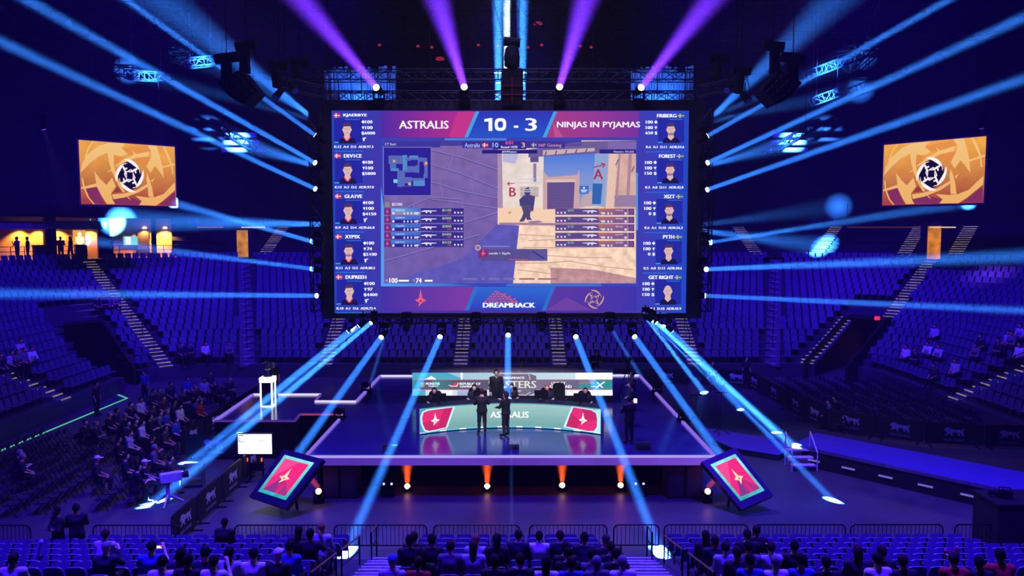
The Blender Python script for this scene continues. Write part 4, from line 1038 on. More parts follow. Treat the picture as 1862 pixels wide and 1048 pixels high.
class ArcSheet(Sheet):
    """cuts artwork into narrow strips so that it follows the curve"""
    def poly(s, pts, m, layer=1):
        us = [p[0] for p in pts]; k0, k1 = int(min(us) * N * 2), int(max(us) * N * 2 - 1e-9)
        for k in range(k0, k1 + 1):
            P = pts
            for lim, sg in ((k / (N * 2), 1), ((k + 1) / (N * 2), -1)):
                Q = []
                for a, b in zip(P, P[1:] + P[:1]):
                    ia, ib = (a[0] - lim) * sg >= 0, (b[0] - lim) * sg >= 0
                    if ia: Q.append(a)
                    if ia != ib: t_ = (lim - a[0]) / (b[0] - a[0]); Q.append((lim, a[1] + (b[1] - a[1]) * t_))
                P = Q
                if len(P) < 3: break
            if len(P) >= 3: Sheet.poly(s, P, m, layer)
        return s
art = ArcSheet(df)
for i in range(N):
    art.rect(i / N, .955, (i + 1) / N, 1.0, em('#4fc4d8', 1.2) if i % 3 else em('#e0ffff', 1.5), 1); art.rect(i / N, 0, (i + 1) / N, .045, em('#5aa8b4', .9), 1)
art.poly([(0, 1), (.045, 1), (.02, .5), (.03, .05), (0, .05)], em('#4f9cd0', 1), 1); art.poly([(1, 1), (1, .03), (.972, .05), (.985, .5), (.96, 1)], em('#a8f0f0', 1.1), 1)
PK, PK2 = em('#e8307a', 1.05), em('#d02a6c', 1.0)
L1 = [(.178, .08), (.139, .86), (.05, .93), (.03, .86), (.016, .6), (.014, .35), (.022, .16), (.05, .11)]
def mir(P): return [(1 - x, y) for x, y in P]
art.poly([(.19, .05), (.148, .9), (.045, .985), (.022, .9), (.006, .6), (.004, .33), (.014, .12), (.05, .06)], em('#b4ecea', 1.2), 2); art.poly(L1, PK, 3); art.poly([(.13, .1), (.178, .08), (.139, .86), (.09, .9)], PK2, 4); art.poly([(.016, .6), (.07, .5), (.1, .9), (.05, .93), (.03, .86)], PK2, 4)
R1 = [(.854, .06), (.95, .1), (.975, .2), (.982, .45), (.98, .75), (.965, .92), (.93, .95), (.815, .86)]
art.poly([(.845, .03), (.955, .06), (.985, .18), (.992, .45), (.99, .8), (.97, .98), (.93, .99), (.8, .9)][::-1], em('#b4ecea', 1.2), 2); art.poly(R1[::-1], PK, 3); art.poly([(.9, .08), (.95, .1), (.975, .2), (.982, .45), (.92, .6)][::-1], PK2, 4); art.poly([(.84, .3), (.9, .6), (.87, .9), (.815, .86)][::-1], PK2, 4)
def dl(cx):
    def g(x, y, layer=0): return df(cx + x * .0245, .5 + y * .165, layer)
    return g
for cx in (.083, .907):
    e = Sheet(dl(cx)); e.mb = art.mb; star_logo(e, 0, 0, 1.7, em('#fff0d8', 1.3), PK2, 6)
art.text('ASTRALIS', .388, .605, .47, .25, em('#ffffff', 1.2), 5, .0012)
art.done('front_print', panel)

# raised caster desk behind, with a long lit banner
YB = 35.5
ba, bb = ony(749.6, 720, YB), ony(1113.4, 678, YB)
bd = thing('caster_desk', 'long raised desk with a lit sponsor banner behind the players', 'desk', (0, YB, ZS))
OB = Vector((0, YB, ZS))
core = MB().bbox((ba.x, .06, 0), (bb.x, .8, bb.z - ZS)); obj('riser', core, mat('#0c0a18', .7), bd)
obj('table_top', MB().bbox((ba.x - .05, -.02, bb.z - ZS), (bb.x + .05, .9, bb.z - ZS + .1)), mat('#8a8590', .4), bd)
obj('riser_front', MB().bbox((ba.x, .0, 0), (bb.x, .06, ba.z - ZS)), mat('#0a0916', .6), bd)
def bz(zx, zy, layer=0): return ony(730 + zx / 4.3302, 640 + zy / 4.3302, YB - .02 - .004 * layer) - OB
bs = MB().use(em('#8ec4d8', 1.0, True, '#d8ecf4', 0, (ba.x, bb.x))); q = [bz(85, 345), bz(1662, 345), bz(1662, 165), bz(85, 165)]; bs.quad(*q)
bp = obj('banner_screen', bs, None, bd)
s = Sheet(bz)
s.poly([(85, 220), (500, 220), (360, 165), (85, 165)], em('#4fb0d0', 1), 1); s.poly([(180, 220), (280, 220), (235, 190)], em('#f4ffff', 1.3), 2); s.rect(466, 165, 482, 225, em('#f0ffff', 1.2), 2); s.rect(1370, 166, 1660, 218, em('#ffffff', 1.15), 1); s.rect(880, 166, 1000, 200, em('#a8d0e0', 1), 1)
s.rect(85, 222, 690, 298, em('#5c5a78', 1), 2); s.rect(240, 224, 420, 297, em('#2f8f94', 1, False, '#5c5a78', 0, (bz(250, 0).x, bz(420, 0).x)), 3); s.rect(85, 224, 145, 297, em('#2f9aa4', 1), 3)
s.rect(1062, 222, 1662, 298, em('#7a7590', 1, False, '#6a6a8c', 0, (bz(1062, 0).x, bz(1400, 0).x)), 2); s.rect(1400, 224, 1660, 297, em('#36949c', 1), 3); s.rect(85, 218, 690, 223, em('#d86a7a', 1), 4); s.rect(85, 296, 690, 301, em('#d86a7a', 1), 4); s.rect(1062, 218, 1662, 223, em('#d86a7a', .9), 4); s.rect(1062, 296, 1662, 301, em('#d86a7a', .9), 4)
s.rect(85, 302, 690, 345, em('#cfe0f4', 1.05), 1); s.rect(85, 302, 190, 345, em('#4fb4d4', 1), 2); s.rect(230, 302, 400, 345, em('#f4faff', 1.1), 2); s.rect(440, 305, 560, 345, em('#a8b8e0', 1), 2); s.rect(1100, 302, 1662, 345, em('#f8fcff', 1.15), 1); s.rect(1180, 305, 1300, 345, em('#c4d4f0', 1), 2)
W5 = em('#ffffff', 1.15)
for k in range(3): s.line([(155 + k * 11, 240), (157 + k * 10, 282 - 6 * abs(k - 1))], 6, em('#a8d070', 1), 6)
s.text('MONSTER', 192, 302, 252, 20, W5, 6, .8); s.text('ENERGY', 215, 290, 272, 9, W5, 6, .5)
s.poly([(366, 262), (392, 276), (440, 276), (452, 244), (420, 250), (400, 268), (380, 262)][::-1], em('#f0d8dc', 1), 6); s.poly([(400, 268), (432, 268), (446, 240), (414, 246)][::-1], em('#d8424c', 1), 7); s.text('REPUBLIC OF', 458, 622, 252, 18, W5, 6, .8); s.text('GAMERS', 460, 570, 274, 16, W5, 6, .8)
s.poly([(690, 330), (790, 345), (1000, 345), (1062, 322), (1062, 190), (1000, 170), (800, 170), (690, 200)], em('#77708c', 1), 3); s.line([(790, 172), (1000, 172), (1010, 200), (1010, 220)], 8, em('#c8c0cc', 1), 5); s.line([(720, 305), (800, 335), (980, 342), (1015, 318)], 8, em('#c8c0cc', 1), 5)
s.text('DREAMHACK', 800, 970, 205, 18, W5, 6, .8); s.text('MASTERS', 690, 1060, 258, 56, em('#e0dcd0', 1.1), 7, 2.5); s.text('LAS VEGAS', 840, 940, 308, 12, W5, 6, .4)
s.text('LIVE AT', 1182, 1292, 248, 22, W5, 6, .8); s.text('MGM GRAND', 1146, 1340, 274, 22, W5, 6, .8); s.text('HYPER', 1395, 1520, 245, 20, em('#e8405a', 1), 6, 1); s.line([(1530, 285), (1600, 236)], 9, W5, 7); s.line([(1540, 240), (1585, 284)], 9, W5, 7); s.line([(1490, 276), (1530, 272)], 5, W5, 7)
s.done('banner_artwork', bp)

# the five players, their chairs, monitors and head sets
def gaming_chair(x, y, rz, label):
    t = thing('gaming_chair', label, 'chair', (x, y, ZS), rz, 'chairs behind the players desk')
    obj('seat', MB().rbox((0, 0, .47), (.52, .52, .1), .08), mat('#0a0a0e', .5), t); obj('backrest', MB().rbox((0, -.27, .92), (.54, .1, .85), .16, ax=1), mat('#0a0a0e', .5), t)
    obj('gas_column', MB().tube((0, 0, .06), (0, 0, .43), .035), STEEL, t); b = MB()
    for k in range(5): b.tube((0, 0, .1), (.3 * math.cos(k * 1.257), .3 * math.sin(k * 1.257), .05), .025, n=6)
    obj('base', b, STEEL, t)
    for s_ in (-1, 1): obj('armrest', MB().box((.3 * s_, 0, .68), (.07, .3, .04)).tube((.3 * s_, 0, .45), (.3 * s_, 0, .68), .02), STEEL, t)
    return t
PLX = [(790.5, 726.6, 'leftmost player behind the curved desk, chin on a hand'), (862.8, 719.7, 'second player from the left, behind the curved desk'), (930, 716, 'middle player behind the curved desk, hidden by the interviewer'), (994.4, 718.5, 'fourth player from the left, behind the curved desk beside the empty chair'), (1063.7, 724.3, 'rightmost player behind the curved desk, wearing an orange headset')]
for k, (px, py, lab) in enumerate(PLX):
    u = (ony(px, py, DC + .8).x / HWD) / 2 + .5; y = dY(u) + 1.5
    x = ony(px, py, y).x
    pp = person('seated ' + lab, (x, y, ZS + .10), math.pi, 'desk', ('black', 'navy', 'black', 'navy', 'black')[k], 'shirt', 'hair_short', ('brown', 'brown', 'black', 'fair', 'brown')[k], skin=(0, 3, 0, 3, 0)[k], group='players behind the desk'); face(pp, 'desk')
    hd = skeleton('desk')['hed']; hs = MB()
    for s_ in (-1, 1): hs.tube((hd[0] + .08 * s_, hd[1], hd[2] + .02), (hd[0] + .115 * s_, hd[1], hd[2] + .02), .045, n=10)
    for i in range(8):
        a0, a1 = math.pi * i / 8, math.pi * (i + 1) / 8; hs.tube((hd[0] + .1 * math.cos(a0), hd[1], hd[2] + .05 + .105 * math.sin(a0)), (hd[0] + .1 * math.cos(a1), hd[1], hd[2] + .05 + .105 * math.sin(a1)), .014, n=5)
    obj('headset', hs, mat('#d9541c' if k > 2 else '#1c1a20', .4), pp)
    gaming_chair(x, y - .02, math.pi, 'black gaming chair occupied by the ' + lab.split(',')[0])
    mo = thing('monitor', 'black monitor on the curved desk in front of the ' + lab.split(',')[0].replace(' behind the curved desk', ''), 'monitor', (x + .28 * (1 if k < 2 else -1), dY(u) + .5, ZS + DH + .02), 0, 'monitors on the players desk')
    obj('casing', MB().rbox((0, 0, .3), (.56, .05, .34), .02, ax=1), mat('#07070a', .4), mo); obj('stand', MB().box((0, .03, .08), (.06, .04, .16)).box((0, .03, .01), (.24, .18, .02)), mat('#0a0a0e', .4), mo)
p = ony(1012, 722, DC + 1.7); gaming_chair(p.x + .15, DC + 2.3, math.pi, 'empty black gaming chair pushed back behind the fourth player')
# people standing on the stage
pp = person('large person in a dark jacket standing behind the players in the middle of the desk', (ony(902.7, 700, 33.4).x, 33.4, ZS), math.pi, 'stand', 'black', 'jacket', 'hair_short', 'black', skin=0, scale=1.08); face(pp, 'stand')
hs = MB(); hd = skeleton('stand')['hed']
for s_ in (-1, 1): hs.tube((hd[0] + .08 * s_, hd[1], hd[2] + .02), (hd[0] + .12 * s_, hd[1], hd[2] + .02), .05, n=10)
obj('headset', hs, mat('#0c0c10', .4), pp)
p = st(876.5, 789); person('person in a black suit, back turned, before the curved desk left of the beam', (p.x, p.y, ZS), .15, 'stand_mic', 'black', 'jacket', 'hair_short', 'brown')
p = st(920, 794); person('person in a black suit with long hair before the curved desk, behind the beam', (p.x, p.y, ZS), .9, 'stand_mic', 'black', 'jacket', 'hair_long', 'brown', skin=0)
for (px, py, pose, lab, rz) in ((1144, 806, 'stand_camera', 'camera operator in dark clothes nearest the front of the stage, on the right', .4), (1148, 775, 'stand_crossed', 'person in black standing on the right of the stage behind the camera operator', 1.6), (1150, 748, 'stand_crossed', 'person in a dark T-shirt farthest back in the file on the right of the stage', 1.7)):
    p = st(px, py); person(lab, (p.x, p.y, ZS), rz, pose, 'black' if py > 760 else 'navy', 'shirt', 'hair_short', 'brown', skin=0)
def video_camera(loc, rz, label, pole=0):
    t = thing('video_camera', label, 'camera', loc, rz)
    obj('body', MB().rbox((0, 0, .12), (.16, .42, .22), .03), mat('#08080b', .5), t); obj('lens', MB().tube((0, .2, .12), (0, .42, .12), .06, .075, 12), mat('#0a0a12', .2), t); obj('viewfinder', MB().box((-.13, .05, .25), (.14, .1, .1)), mat('#0c0c10', .5), t); obj('handle', MB().tube((0, -.15, .32), (0, .15, .32), .02).tube((0, -.15, .22), (0, -.15, .32), .02).tube((0, .15, .22), (0, .15, .32), .02), mat('#0c0c10', .5), t)
    if pole:
        l = MB()
        for k in range(3): l.tube((0, 0, -.05), (.45 * math.cos(k * 2.09 + .5), .45 * math.sin(k * 2.09 + .5), -pole), .025, n=6)
        obj('tripod', l, STEEL, t)
    return t
p = st(1144, 806); v = video_camera((p.x + .16, p.y + .38, ZS + 1.2), .4 - math.pi / 2 + .9, 'hand-held video camera with a lit lamp, in the hands of the camera operator')
obj('lamp', MB().box((.1, .18, .3), (.12, .04, .16)), em('#ffffff', 2.5), v)
p = ony(1142, 662, 37); video_camera((p.x, 37, p.z), 2.8, 'broadcast camera on a tall tripod behind the stage people on the right', pole=p.z - ZS)

# wing with the trophy on its lit column
p = st(488, 738); t = thing('trophy_plinth', 'column with glowing white edges on the left wing of the stage', 'plinth', (p.x, p.y, ZS))
obj('column', MB().bbox((-.24, -.24, .02), (.24, .24, 1.12)), mat('#0a0a1c', .15), t); e = MB(); WH = em('#e8ecff', 2.2)
for sx in (-1, 1):
    for sy in (-1, 1): e.bbox((sx * .25 - .03, sy * .25 - .03, .0), (sx * .25 + .03, sy * .25 + .03, 1.12))
e.bbox((-.28, -.28, 0), (.28, .28, .05)); obj('edge_light', e, WH, t); obj('cap', MB().bbox((-.3, -.3, 1.12), (.3, .3, 1.34)), em('#f4f6ff', 2.4), t)
t = thing('trophy', 'dark metal trophy cup on the glowing column', 'trophy', (p.x, p.y, ZS + 1.34)); TR = mat('#8a8496', .25, .9)
obj('foot', MB().lathe([(.2, 0), (.2, .06), (.1, .1), (.05, .2), (.05, .3)], n=14), TR, t); obj('bowl', MB().lathe([(.05, .3), (.16, .38), (.2, .52), (.16, .66), (.06, .72), (.01, .74)], n=14), TR, t)
for s_ in (-1, 1): obj('handle', MB().path([(.17 * s_, 0, .4), (.27 * s_, 0, .5), (.24 * s_, 0, .62), (.15 * s_, 0, .64)], .02), TR, t)

# loudspeaker stacks below the lip
for (x0, x1, py0, py1, lab) in ((587, 649, 835, 908, 'pair of black subwoofers below the stage front, left end'), (1212, 1280, 836, 909, 'pair of black subwoofers below the stage front, right end')):
    a, b = ony(x0, py1, 26.9), ony(x1, py0, 26.9); t = thing('subwoofer', lab, 'loudspeaker', ((a.x + b.x) / 2, 26.9, 0)); hw = (b.x - a.x) / 2
    for k in (-1, 1):
        c = obj('cabinet', MB().rbox((k * hw / 2, .5, .6), (hw - .03, .95, 1.18), .04), mat('#0a090d', .7), t); obj('grille', MB().box((k * hw / 2, .0, .6), (hw - .12, .04, 1.05)), mat('#141218', .8), c)
# red up-lights
RED = (1.0, .10, .015)
for k, (px, py) in enumerate(((580, 893), (741, 884), (886, 884), (1022, 882), (1128, 882), (1286, 893))):
    p = ony(px, py, 27.75 if 0 < k < 5 else 26.5); q = ('left of the left subwoofers', 'first of four along the stage front', 'second of four along the stage front', 'third of four along the stage front', 'fourth of four along the stage front', 'right of the right subwoofers')[k]
    t = thing('uplight', 'red uplight glowing on the floor, ' + q, 'stage light', (p.x, p.y, 0))
    obj('base', MB().rbox((0, 0, .08), (.3, .26, .16), .03), RIGB, t); obj('yoke', MB().box((-.17, 0, p.z / 2), (.03, .1, p.z)).box((.17, 0, p.z / 2), (.03, .1, p.z)), RIGB, t)
    obj('head', MB().tube((0, .08, p.z - .16), (0, -.02, p.z), .13, n=12), RIGB, t); obj('lens', MB().ball((0, -.06, p.z), .11, 8), em('#ffb088', 4.0), t)
    area('uplight_lamp', (p.x, p.y - .06, p.z + .14), (p.x + (-.8, 0, 0, 0, 0, .8)[k], p.y + (-.45, .02, .02, .02, .02, -.45)[k], p.z + 1.3), RED, 4500 if 0 < k < 5 else 900, .18, None, 34 if 0 < k < 5 else 24)
for (px, py) in ((706, 886), (1162, 886)):
    p = ony(px, py, 27.2); t = thing('floor_spot', 'dark twin lamp on the floor below the stage front, ' + ('left' if px < 900 else 'right') + ' of the red lamps', 'stage light', (p.x, p.y, 0))
    obj('base', MB().rbox((0, 0, .1), (.5, .4, .2), .04), RIGB, t); obj('head', MB().rbox((0, 0, .45), (.55, .22, .3), .05, ax=1), RIGB, t)
    for s_ in (-1, 1): obj('lens', MB().tube((.14 * s_, -.11, .48), (.14 * s_, -.13, .48), .045, n=10), em('#d8d0ff', 1.2), t)

# the two leaning picture panels at the stage corners
def leaning(TLp, TRp, BRp, BLp, ytl, ybl, ybr, label, flip):
    TL, BL, BR = ony(*TLp, ytl), ony(*BLp, ybl), ony(*BRp, ybr)
    nrm = (BR - BL).cross(TL - BL).normalized(); TR = onplane(*TRp, BL, nrm)
    if nrm.y > 0: nrm = -nrm
    O = BL.copy(); t = thing('leaning_screen', label, 'screen', O)
    def f(u, v, layer=0):
        a = TL.lerp(TR, u); b = BL.lerp(BR, u); return a.lerp(b, v) - O + nrm * (.01 + .006 * layer)
    fr = MB(); q = [f(-.17, 1.17), f(1.17, 1.17), f(1.17, -.14), f(-.17, -.14)]; r_ = [p - nrm * .25 for p in q]
    fr.add([p - nrm * .02 for p in q] + r_, [(0, 1, 2, 3), (7, 6, 5, 4), (0, 4, 5, 1), (1, 5, 6, 2), (2, 6, 7, 3), (3, 7, 4, 0)]); obj('frame', fr, mat('#100c30', .4), t)
    lg = MB()
    for u in (.2, .8):
        p = f(u, .6) - nrm * .2; lg.tube(p, (p.x, p.y + .35, -O.z), .05, n=6)
    obj('prop', lg, STEEL, t)
    s = Sheet(f); s.rect(0, 0, 1, 1, em('#2fb4c0', 1.0, True, '#8af0f0', 2, (0, (TL - BL).z), .3, 2.5), 0); s.rect(.1, .08, .9, .92, em('#f02a80', 1.1), 1)
    s.poly([(.1, .92), (.42, .55), (.5, .92)], em('#8a3a90', 1), 2); s.poly([(.6, .92), (.62, .6), (.9, .85), (.9, .92)], em('#b03488', 1), 2); s.poly([(.42, .55), (.62, .6), (.55, .92), (.5, .92)], em('#d02a7c', 1), 2)
    s.poly([(.1, .08), (.6, .08), (.1, .6)], em('#f84a94', 1.1), 2)
    def g(x, y, layer=0):
        c, s_ = math.cos(.0), math.sin(.0); return f(.5 + x * .19, .5 + y * .14, layer)
    e = Sheet(g); e.mb = s.mb; star_logo(e, 0, 0, 1.6, em('#f8d8b0', 1.2), em('#c02a70', 1), 5)
    s.done('display', t); return t
leaning((517.9, 827.6), (571.4, 842.2), (519.5, 910.3), (469.2, 894.1), 26.1, 25.4, 25.0, 'leaning pink star screen at the left corner of the stage', 1)
leaning((1291.4, 845.5), (1336.8, 826), (1390.3, 892.5), (1346.5, 912), 26.1, 25.3, 25.6, 'leaning pink star screen at the right corner of the stage', -1)

# ------------------------------------------------------------------ arena floor: barriers, banners, walkway, screens on stands
def barrier(a, b, label, banner=False, group=None, lion=True, bright='#c4c2ea', tint='#0a0916', top=1.05, back=False):
    """a steel crowd barrier from a to b; with a cloth banner it hides its bars"""
    a, b = Vector((a[0], a[1], 0)), Vector((b[0], b[1], 0)); L = (b - a).length; rz = math.atan2(b.y - a.y, b.x - a.x)
    t = thing('crowd_barrier', label, 'barrier', a, rz, group)
    f = MB(); r = .022; z0, c = .2, .12
    pts = [(.03, 0, z0), (.03, 0, top - c), (.03 + c * .35, 0, top - c * .3), (.03 + c, 0, top), (L - .03 - c, 0, top), (L - .03 - c * .35, 0, top - c * .3), (L - .03, 0, top - c), (L - .03, 0, z0), (.03, 0, z0)]
    f.path(pts, r, 8); obj('frame', f, mat('#1a1a22', .4, .6), t)
    if not banner or True:
        br_ = MB(); n = max(3, int(L / .12))
        for k in range(1, n): br_.tube((L * k / n, 0, z0), (L * k / n, 0, top), .009, n=5)
        obj('bars', br_, mat('#1a1a22', .4, .6), t)
    for x in (.25, L - .25): obj('foot', MB().box((x, 0, .02), (.06, .6, .03)).tube((x, 0, .02), (x, 0, z0), .02, n=6), mat('#1a1a22', .4, .6), t)
    if banner:
        sg = 1 if back else -1
        ban = obj('banner', MB().box((L / 2, sg * .04, top / 2 + .06), (L - .08, .02, top - .12)), mat(tint, .8, var=.1), t)
        if lion:
            def fb(x, y, layer=0): return Vector((L / 2 + x * (1 if not back else -1), sg * (.055 + .003 * layer), .62 - y))
            s = Sheet(fb); M_ = mat(bright, .7, var=.1); lion_logo(s, 0, -.05, .42, M_, 1); s.text('MGM GRAND', -.42, .42, .3, .1, M_, 1)
            s.done('emblem', ban)
    return t
def flo(px, py, z=0): p = onz(px, py, z); return (p.x, p.y)
# barriers in front of the near stand
FE = [(-22.6, -19.9), (-19.7, -17.2), (-16.6, -14.2), (-12.4, -9.8), (-8.2, -5.5), (-5.25, -2.45), (-2.3, .3), (.55, 2.9), (3.05, 4.45), (4.55, 7.1), (7.2, 10.0), (10.1, 12.9), (13.2, 15.6)]
for k, (x0, x1) in enumerate(FE):
    barrier((x0, 22.3), (x1, 22.3), 'low steel barrier before the front stand, %s from the left end of the row' % ('first second third fourth fifth sixth seventh eighth ninth tenth eleventh twelfth thirteenth'.split()[k]), group='barriers before the front stand', top=.82)
# banner line at the left of the stage
ys = [22.4, 24.3, 26.4, 28.5, 30.6]
for k in range(4):
    barrier((-10.1, ys[k + 1] - .1), (-10.1, ys[k]), 'barrier with a pale lion banner facing the stage floor, ' + ('nearest the front stand', 'second from the front stand', 'third from the front stand', 'nearest the monitor stand')[k], True, 'lion banners beside the press lane', back=True)
barrier((-13.6, 31.7), (-11.2, 31.7), 'barrier with a beam-lit lion banner across the lane left of the stage', True, bright='#a9c4e8')
for k in range(4):
    y = 32.2 + k * 2.5
    barrier((-14.0, y + 2.4), (-14.0, y), 'barrier with a lion banner along the left floor crowd, ' + ('nearest the crossing barrier', 'second from the crossing barrier', 'third from the crossing barrier', 'farthest from the crossing barrier')[k], True, 'lion banners along the left crowd', back=True)
RB = [(1275, 672), (1318, 673), (1360, 675), (1387, 686.7), (1432.8, 711), (1465, 728.5), (1503, 743.4), (1594.6, 757), (1681, 767.6), (1791, 773), (1880, 776)]
for k in range(len(RB) - 1):
    barrier(flo(*RB[k], 1.05), flo(*RB[k + 1], 1.05), 'barrier with a pale lion banner, %s of the line curving round the right floor' % 'first second third fourth fifth sixth seventh eighth ninth tenth'.split()[k], True, 'lion banners round the right floor', bright='#a9a6dc' if k < 6 else '#8a87cc')
for k, (x0, x1) in enumerate(((5.0, 8.0), (8.2, 11.2))):
    barrier((x0, 47.2), (x1, 47.2), 'lion banner barrier behind the right rear corner of the stage, ' + ('nearer the stage', 'farther from the stage')[k], True, bright='#a09edc')
# walkway from the stage to the right edge of the frame
ZW = .8
def wk(px, py): return onz(px, py, ZW)
W1 = [wk(*p) for p in ((1441, 808), (1813, 887.5), (1813, 916), (1900, 936), (1900, 866), (1484, 787.5))]
t = thing('walkway', 'raised walkway with a violet carpet running off to the right', 'walkway', (0, 0, 0))
obj('carpet', MB().add([(p.x, p.y, ZW) for p in W1], [tuple(range(6))]), mat('#4c389a', .8, var=.1, scale=2), t)
sk = MB()
for i in range(6):
    a, b = W1[i], W1[(i + 1) % 6]; sk.quad((a.x, a.y, 0), (b.x, b.y, 0), (b.x, b.y, ZW), (a.x, a.y, ZW))
obj('skirt', sk, mat('#08070c', .7), t)
a, b = W1[0], W1[1]; e = MB(); d = (b - a).normalized(); L = (b - a).length; c = (a + b) / 2; e.box((c.x, c.y - .02, ZW - .06), (L, .06, .12), math.atan2(d.y, d.x)); obj('edge_trim', e, mat('#8a7aa8', .25, .7), t)
for k in range(5):
    p = a + d * (L * (.12 + .19 * k)); obj('step_light', MB().box((p.x, p.y - .05, .32), (.5, .05, .06), math.atan2(d.y, d.x)), em('#8a78ff', .6), t)
FL = [(1277, 777), (1447, 805), (1416, 828), (1333, 815), (1296, 800)]
W2 = [onz(x, y, .25) for x, y in FL]
t = thing('carpet_ramp', 'low violet carpeted ramp between the stage and the raised walkway', 'ramp', (0, 0, 0)); m5 = len(W2)
obj('carpet', MB().add([(p.x, p.y, .25) for p in W2], [tuple(range(m5))]), mat('#4c389a', .8, var=.1, scale=2), t)
sk = MB()
for i in range(m5):
    a, b = W2[i], W2[(i + 1) % m5]; sk.quad((a.x, a.y, 0), (b.x, b.y, 0), (b.x, b.y, .25), (a.x, a.y, .25))
obj('side', sk, mat('#0a0810', .7), t)
# steps at the near end of the walkway, lit white by a beam
p = Vector((W1[0].x + .1, W1[0].y - .95, 0)); t = thing('access_steps', 'small white steps at the end of the walkway in a bright beam', 'steps', p, .0); SW = mat('#dcdce8', .5)
for k in range(3): obj('tread', MB().box((.0, .27 * k, .24 * (k + 1) - .03), (.95, .3, .05)).box((.0, .27 * k + .13, .12 * (k + 1)), (.95, .03, .24 * (k + 1))), SW, t)
for s_ in (-1, 1): obj('side_rail', MB().tube((.5 * s_, -.15, 0), (.5 * s_, -.15, .75), .025).tube((.5 * s_, -.15, .75), (.5 * s_, .65, 1.4), .025).tube((.5 * s_, .65, .0), (.5 * s_, .65, 1.4), .025), SW, t)
# monitor on a stand left of the stage
a, b = ony(432, 790, 28.9), ony(494.5, 826, 28.9); t = thing('stage_monitor', 'bright white screen on a black stand left of the stage', 'television', ((a.x + b.x) / 2, 28.9, 0))
hw = (b.x - a.x) / 2
obj('casing', MB().rbox((0, .06, (a.z + b.z) / 2), (2 * hw + .08, .08, a.z - b.z + .08), .02, ax=1), mat('#08080c', .5), t)
d = MB().use(em('#fdf6ee', 1.5, True)); d.quad((-hw, .015, b.z), (hw, .015, b.z), (hw, .015, a.z), (-hw, .015, a.z)); dd = obj('display', d, None, t)
s = Sheet(lambda x, y, l=0: Vector((-hw + x * 2 * hw, .012 - .002 * l, a.z - y * (a.z - b.z)))); s.rect(.02, .04, .17, .1, em('#8a8088', 1), 1); s.rect(.02, .14, .05, .38, em('#a0949c', 1), 1); s.rect(.02, .36, .19, .4, em('#a0949c', 1), 1); s.line([(.4, .95), (.6, .55), (.95, .35)], .02, em('#e4d6cc', 1.2), 1); s.rect(.6, .32, .76, .36, em('#d0c4c0', 1.1), 1); s.done('screen_graphic', dd)
st_ = MB()
for s_ in (-1, 1): st_.tube((s_ * .25, .15, .05), (s_ * .25, .12, b.z), .035); st_.box((s_ * .25, .12, .03), (.08, .9, .06))
st_.box((0, .14, .5), (.5, .04, .3)); obj('stand', st_, STEEL, t)
for x in (-.3, .25): obj('indicator', MB().box((x, -.0, b.z - .22), (.05, .03, .14)), em('#ff6030', 1.5), t)
# camera on a pedestal in a pool of light, left floor
x, y = flo(306, 917); t = thing('pedestal_camera', 'camera on a low stand, dazzlingly lit by a blue-white beam on the left floor', 'camera', (x, y, 0), .6)
obj('column', MB().tube((0, 0, .1), (0, 0, .8), .07), mat('#c4c4cc', .4), t)
for k in range(3): obj('leg', MB().tube((0, 0, .35), (.5 * math.cos(k * 2.1), .55 * math.sin(k * 2.1), .02), .035), mat('#c4c4cc', .4), t)
obj('head', MB().rbox((.1, 0, .95), (.7, .28, .3), .05, ax=1), mat('#d8d8e0', .4), t); obj('lens', MB().tube((.42, 0, .95), (.68, 0, .95), .1, .12, 12), mat('#101014', .2), t); obj('pan_bar', MB().tube((-.2, .1, .9), (-.7, .25, 1.15), .02), mat('#c4c4cc', .4), t)
# a pile of folded stands next to it
x, y = flo(352, 884); t = thing('equipment_rack', 'open steel rack beside the brightly lit camera', 'rack', (x, y, 0), .2)
for i, j in ((-1, -1), (1, -1), (-1, 1), (1, 1)): obj('post', MB().tube((.35 * i, .25 * j, 0), (.35 * i, .25 * j, .8), .02, n=6), mat('#4a5a6a', .4, .5), t)
for z in (.12, .46, .8): obj('shelf', MB().box((0, 0, z), (.74, .54, .03)), mat('#4a5a6a', .4, .5), t)
# green line taped round the left aisle
ln = MB()
P = [onz(x, y, .006) for x, y in ((-60, 846), (0, 820.5), (231, 724.5), (212, 717))]
for a, b in zip(P, P[1:]):
    c = (a + b) / 2; ln.box((c.x, c.y, .006), ((b - a).length, .12, .012), math.atan2(b.y - a.y, b.x - a.x))
tag(obj('light_line', ln, em('#5ad8a8', .85)), 'thin glowing green line along the floor of the left aisle', 'light strip')
# exit sign and small lamps
p = ony(1595, 579, 52.5); t = tag(obj('exit_sign', MB().rbox((0, 0, 0), (.36, .06, .26), .03, ax=1), em('#ff2a50', 1.2), None, p), 'small glowing red sign above the tunnel mouth on the right', 'sign')
obj('bracket', MB().tube((0, .04, -.1), (0, .3, -1.2), .02, n=6), STEEL, t)
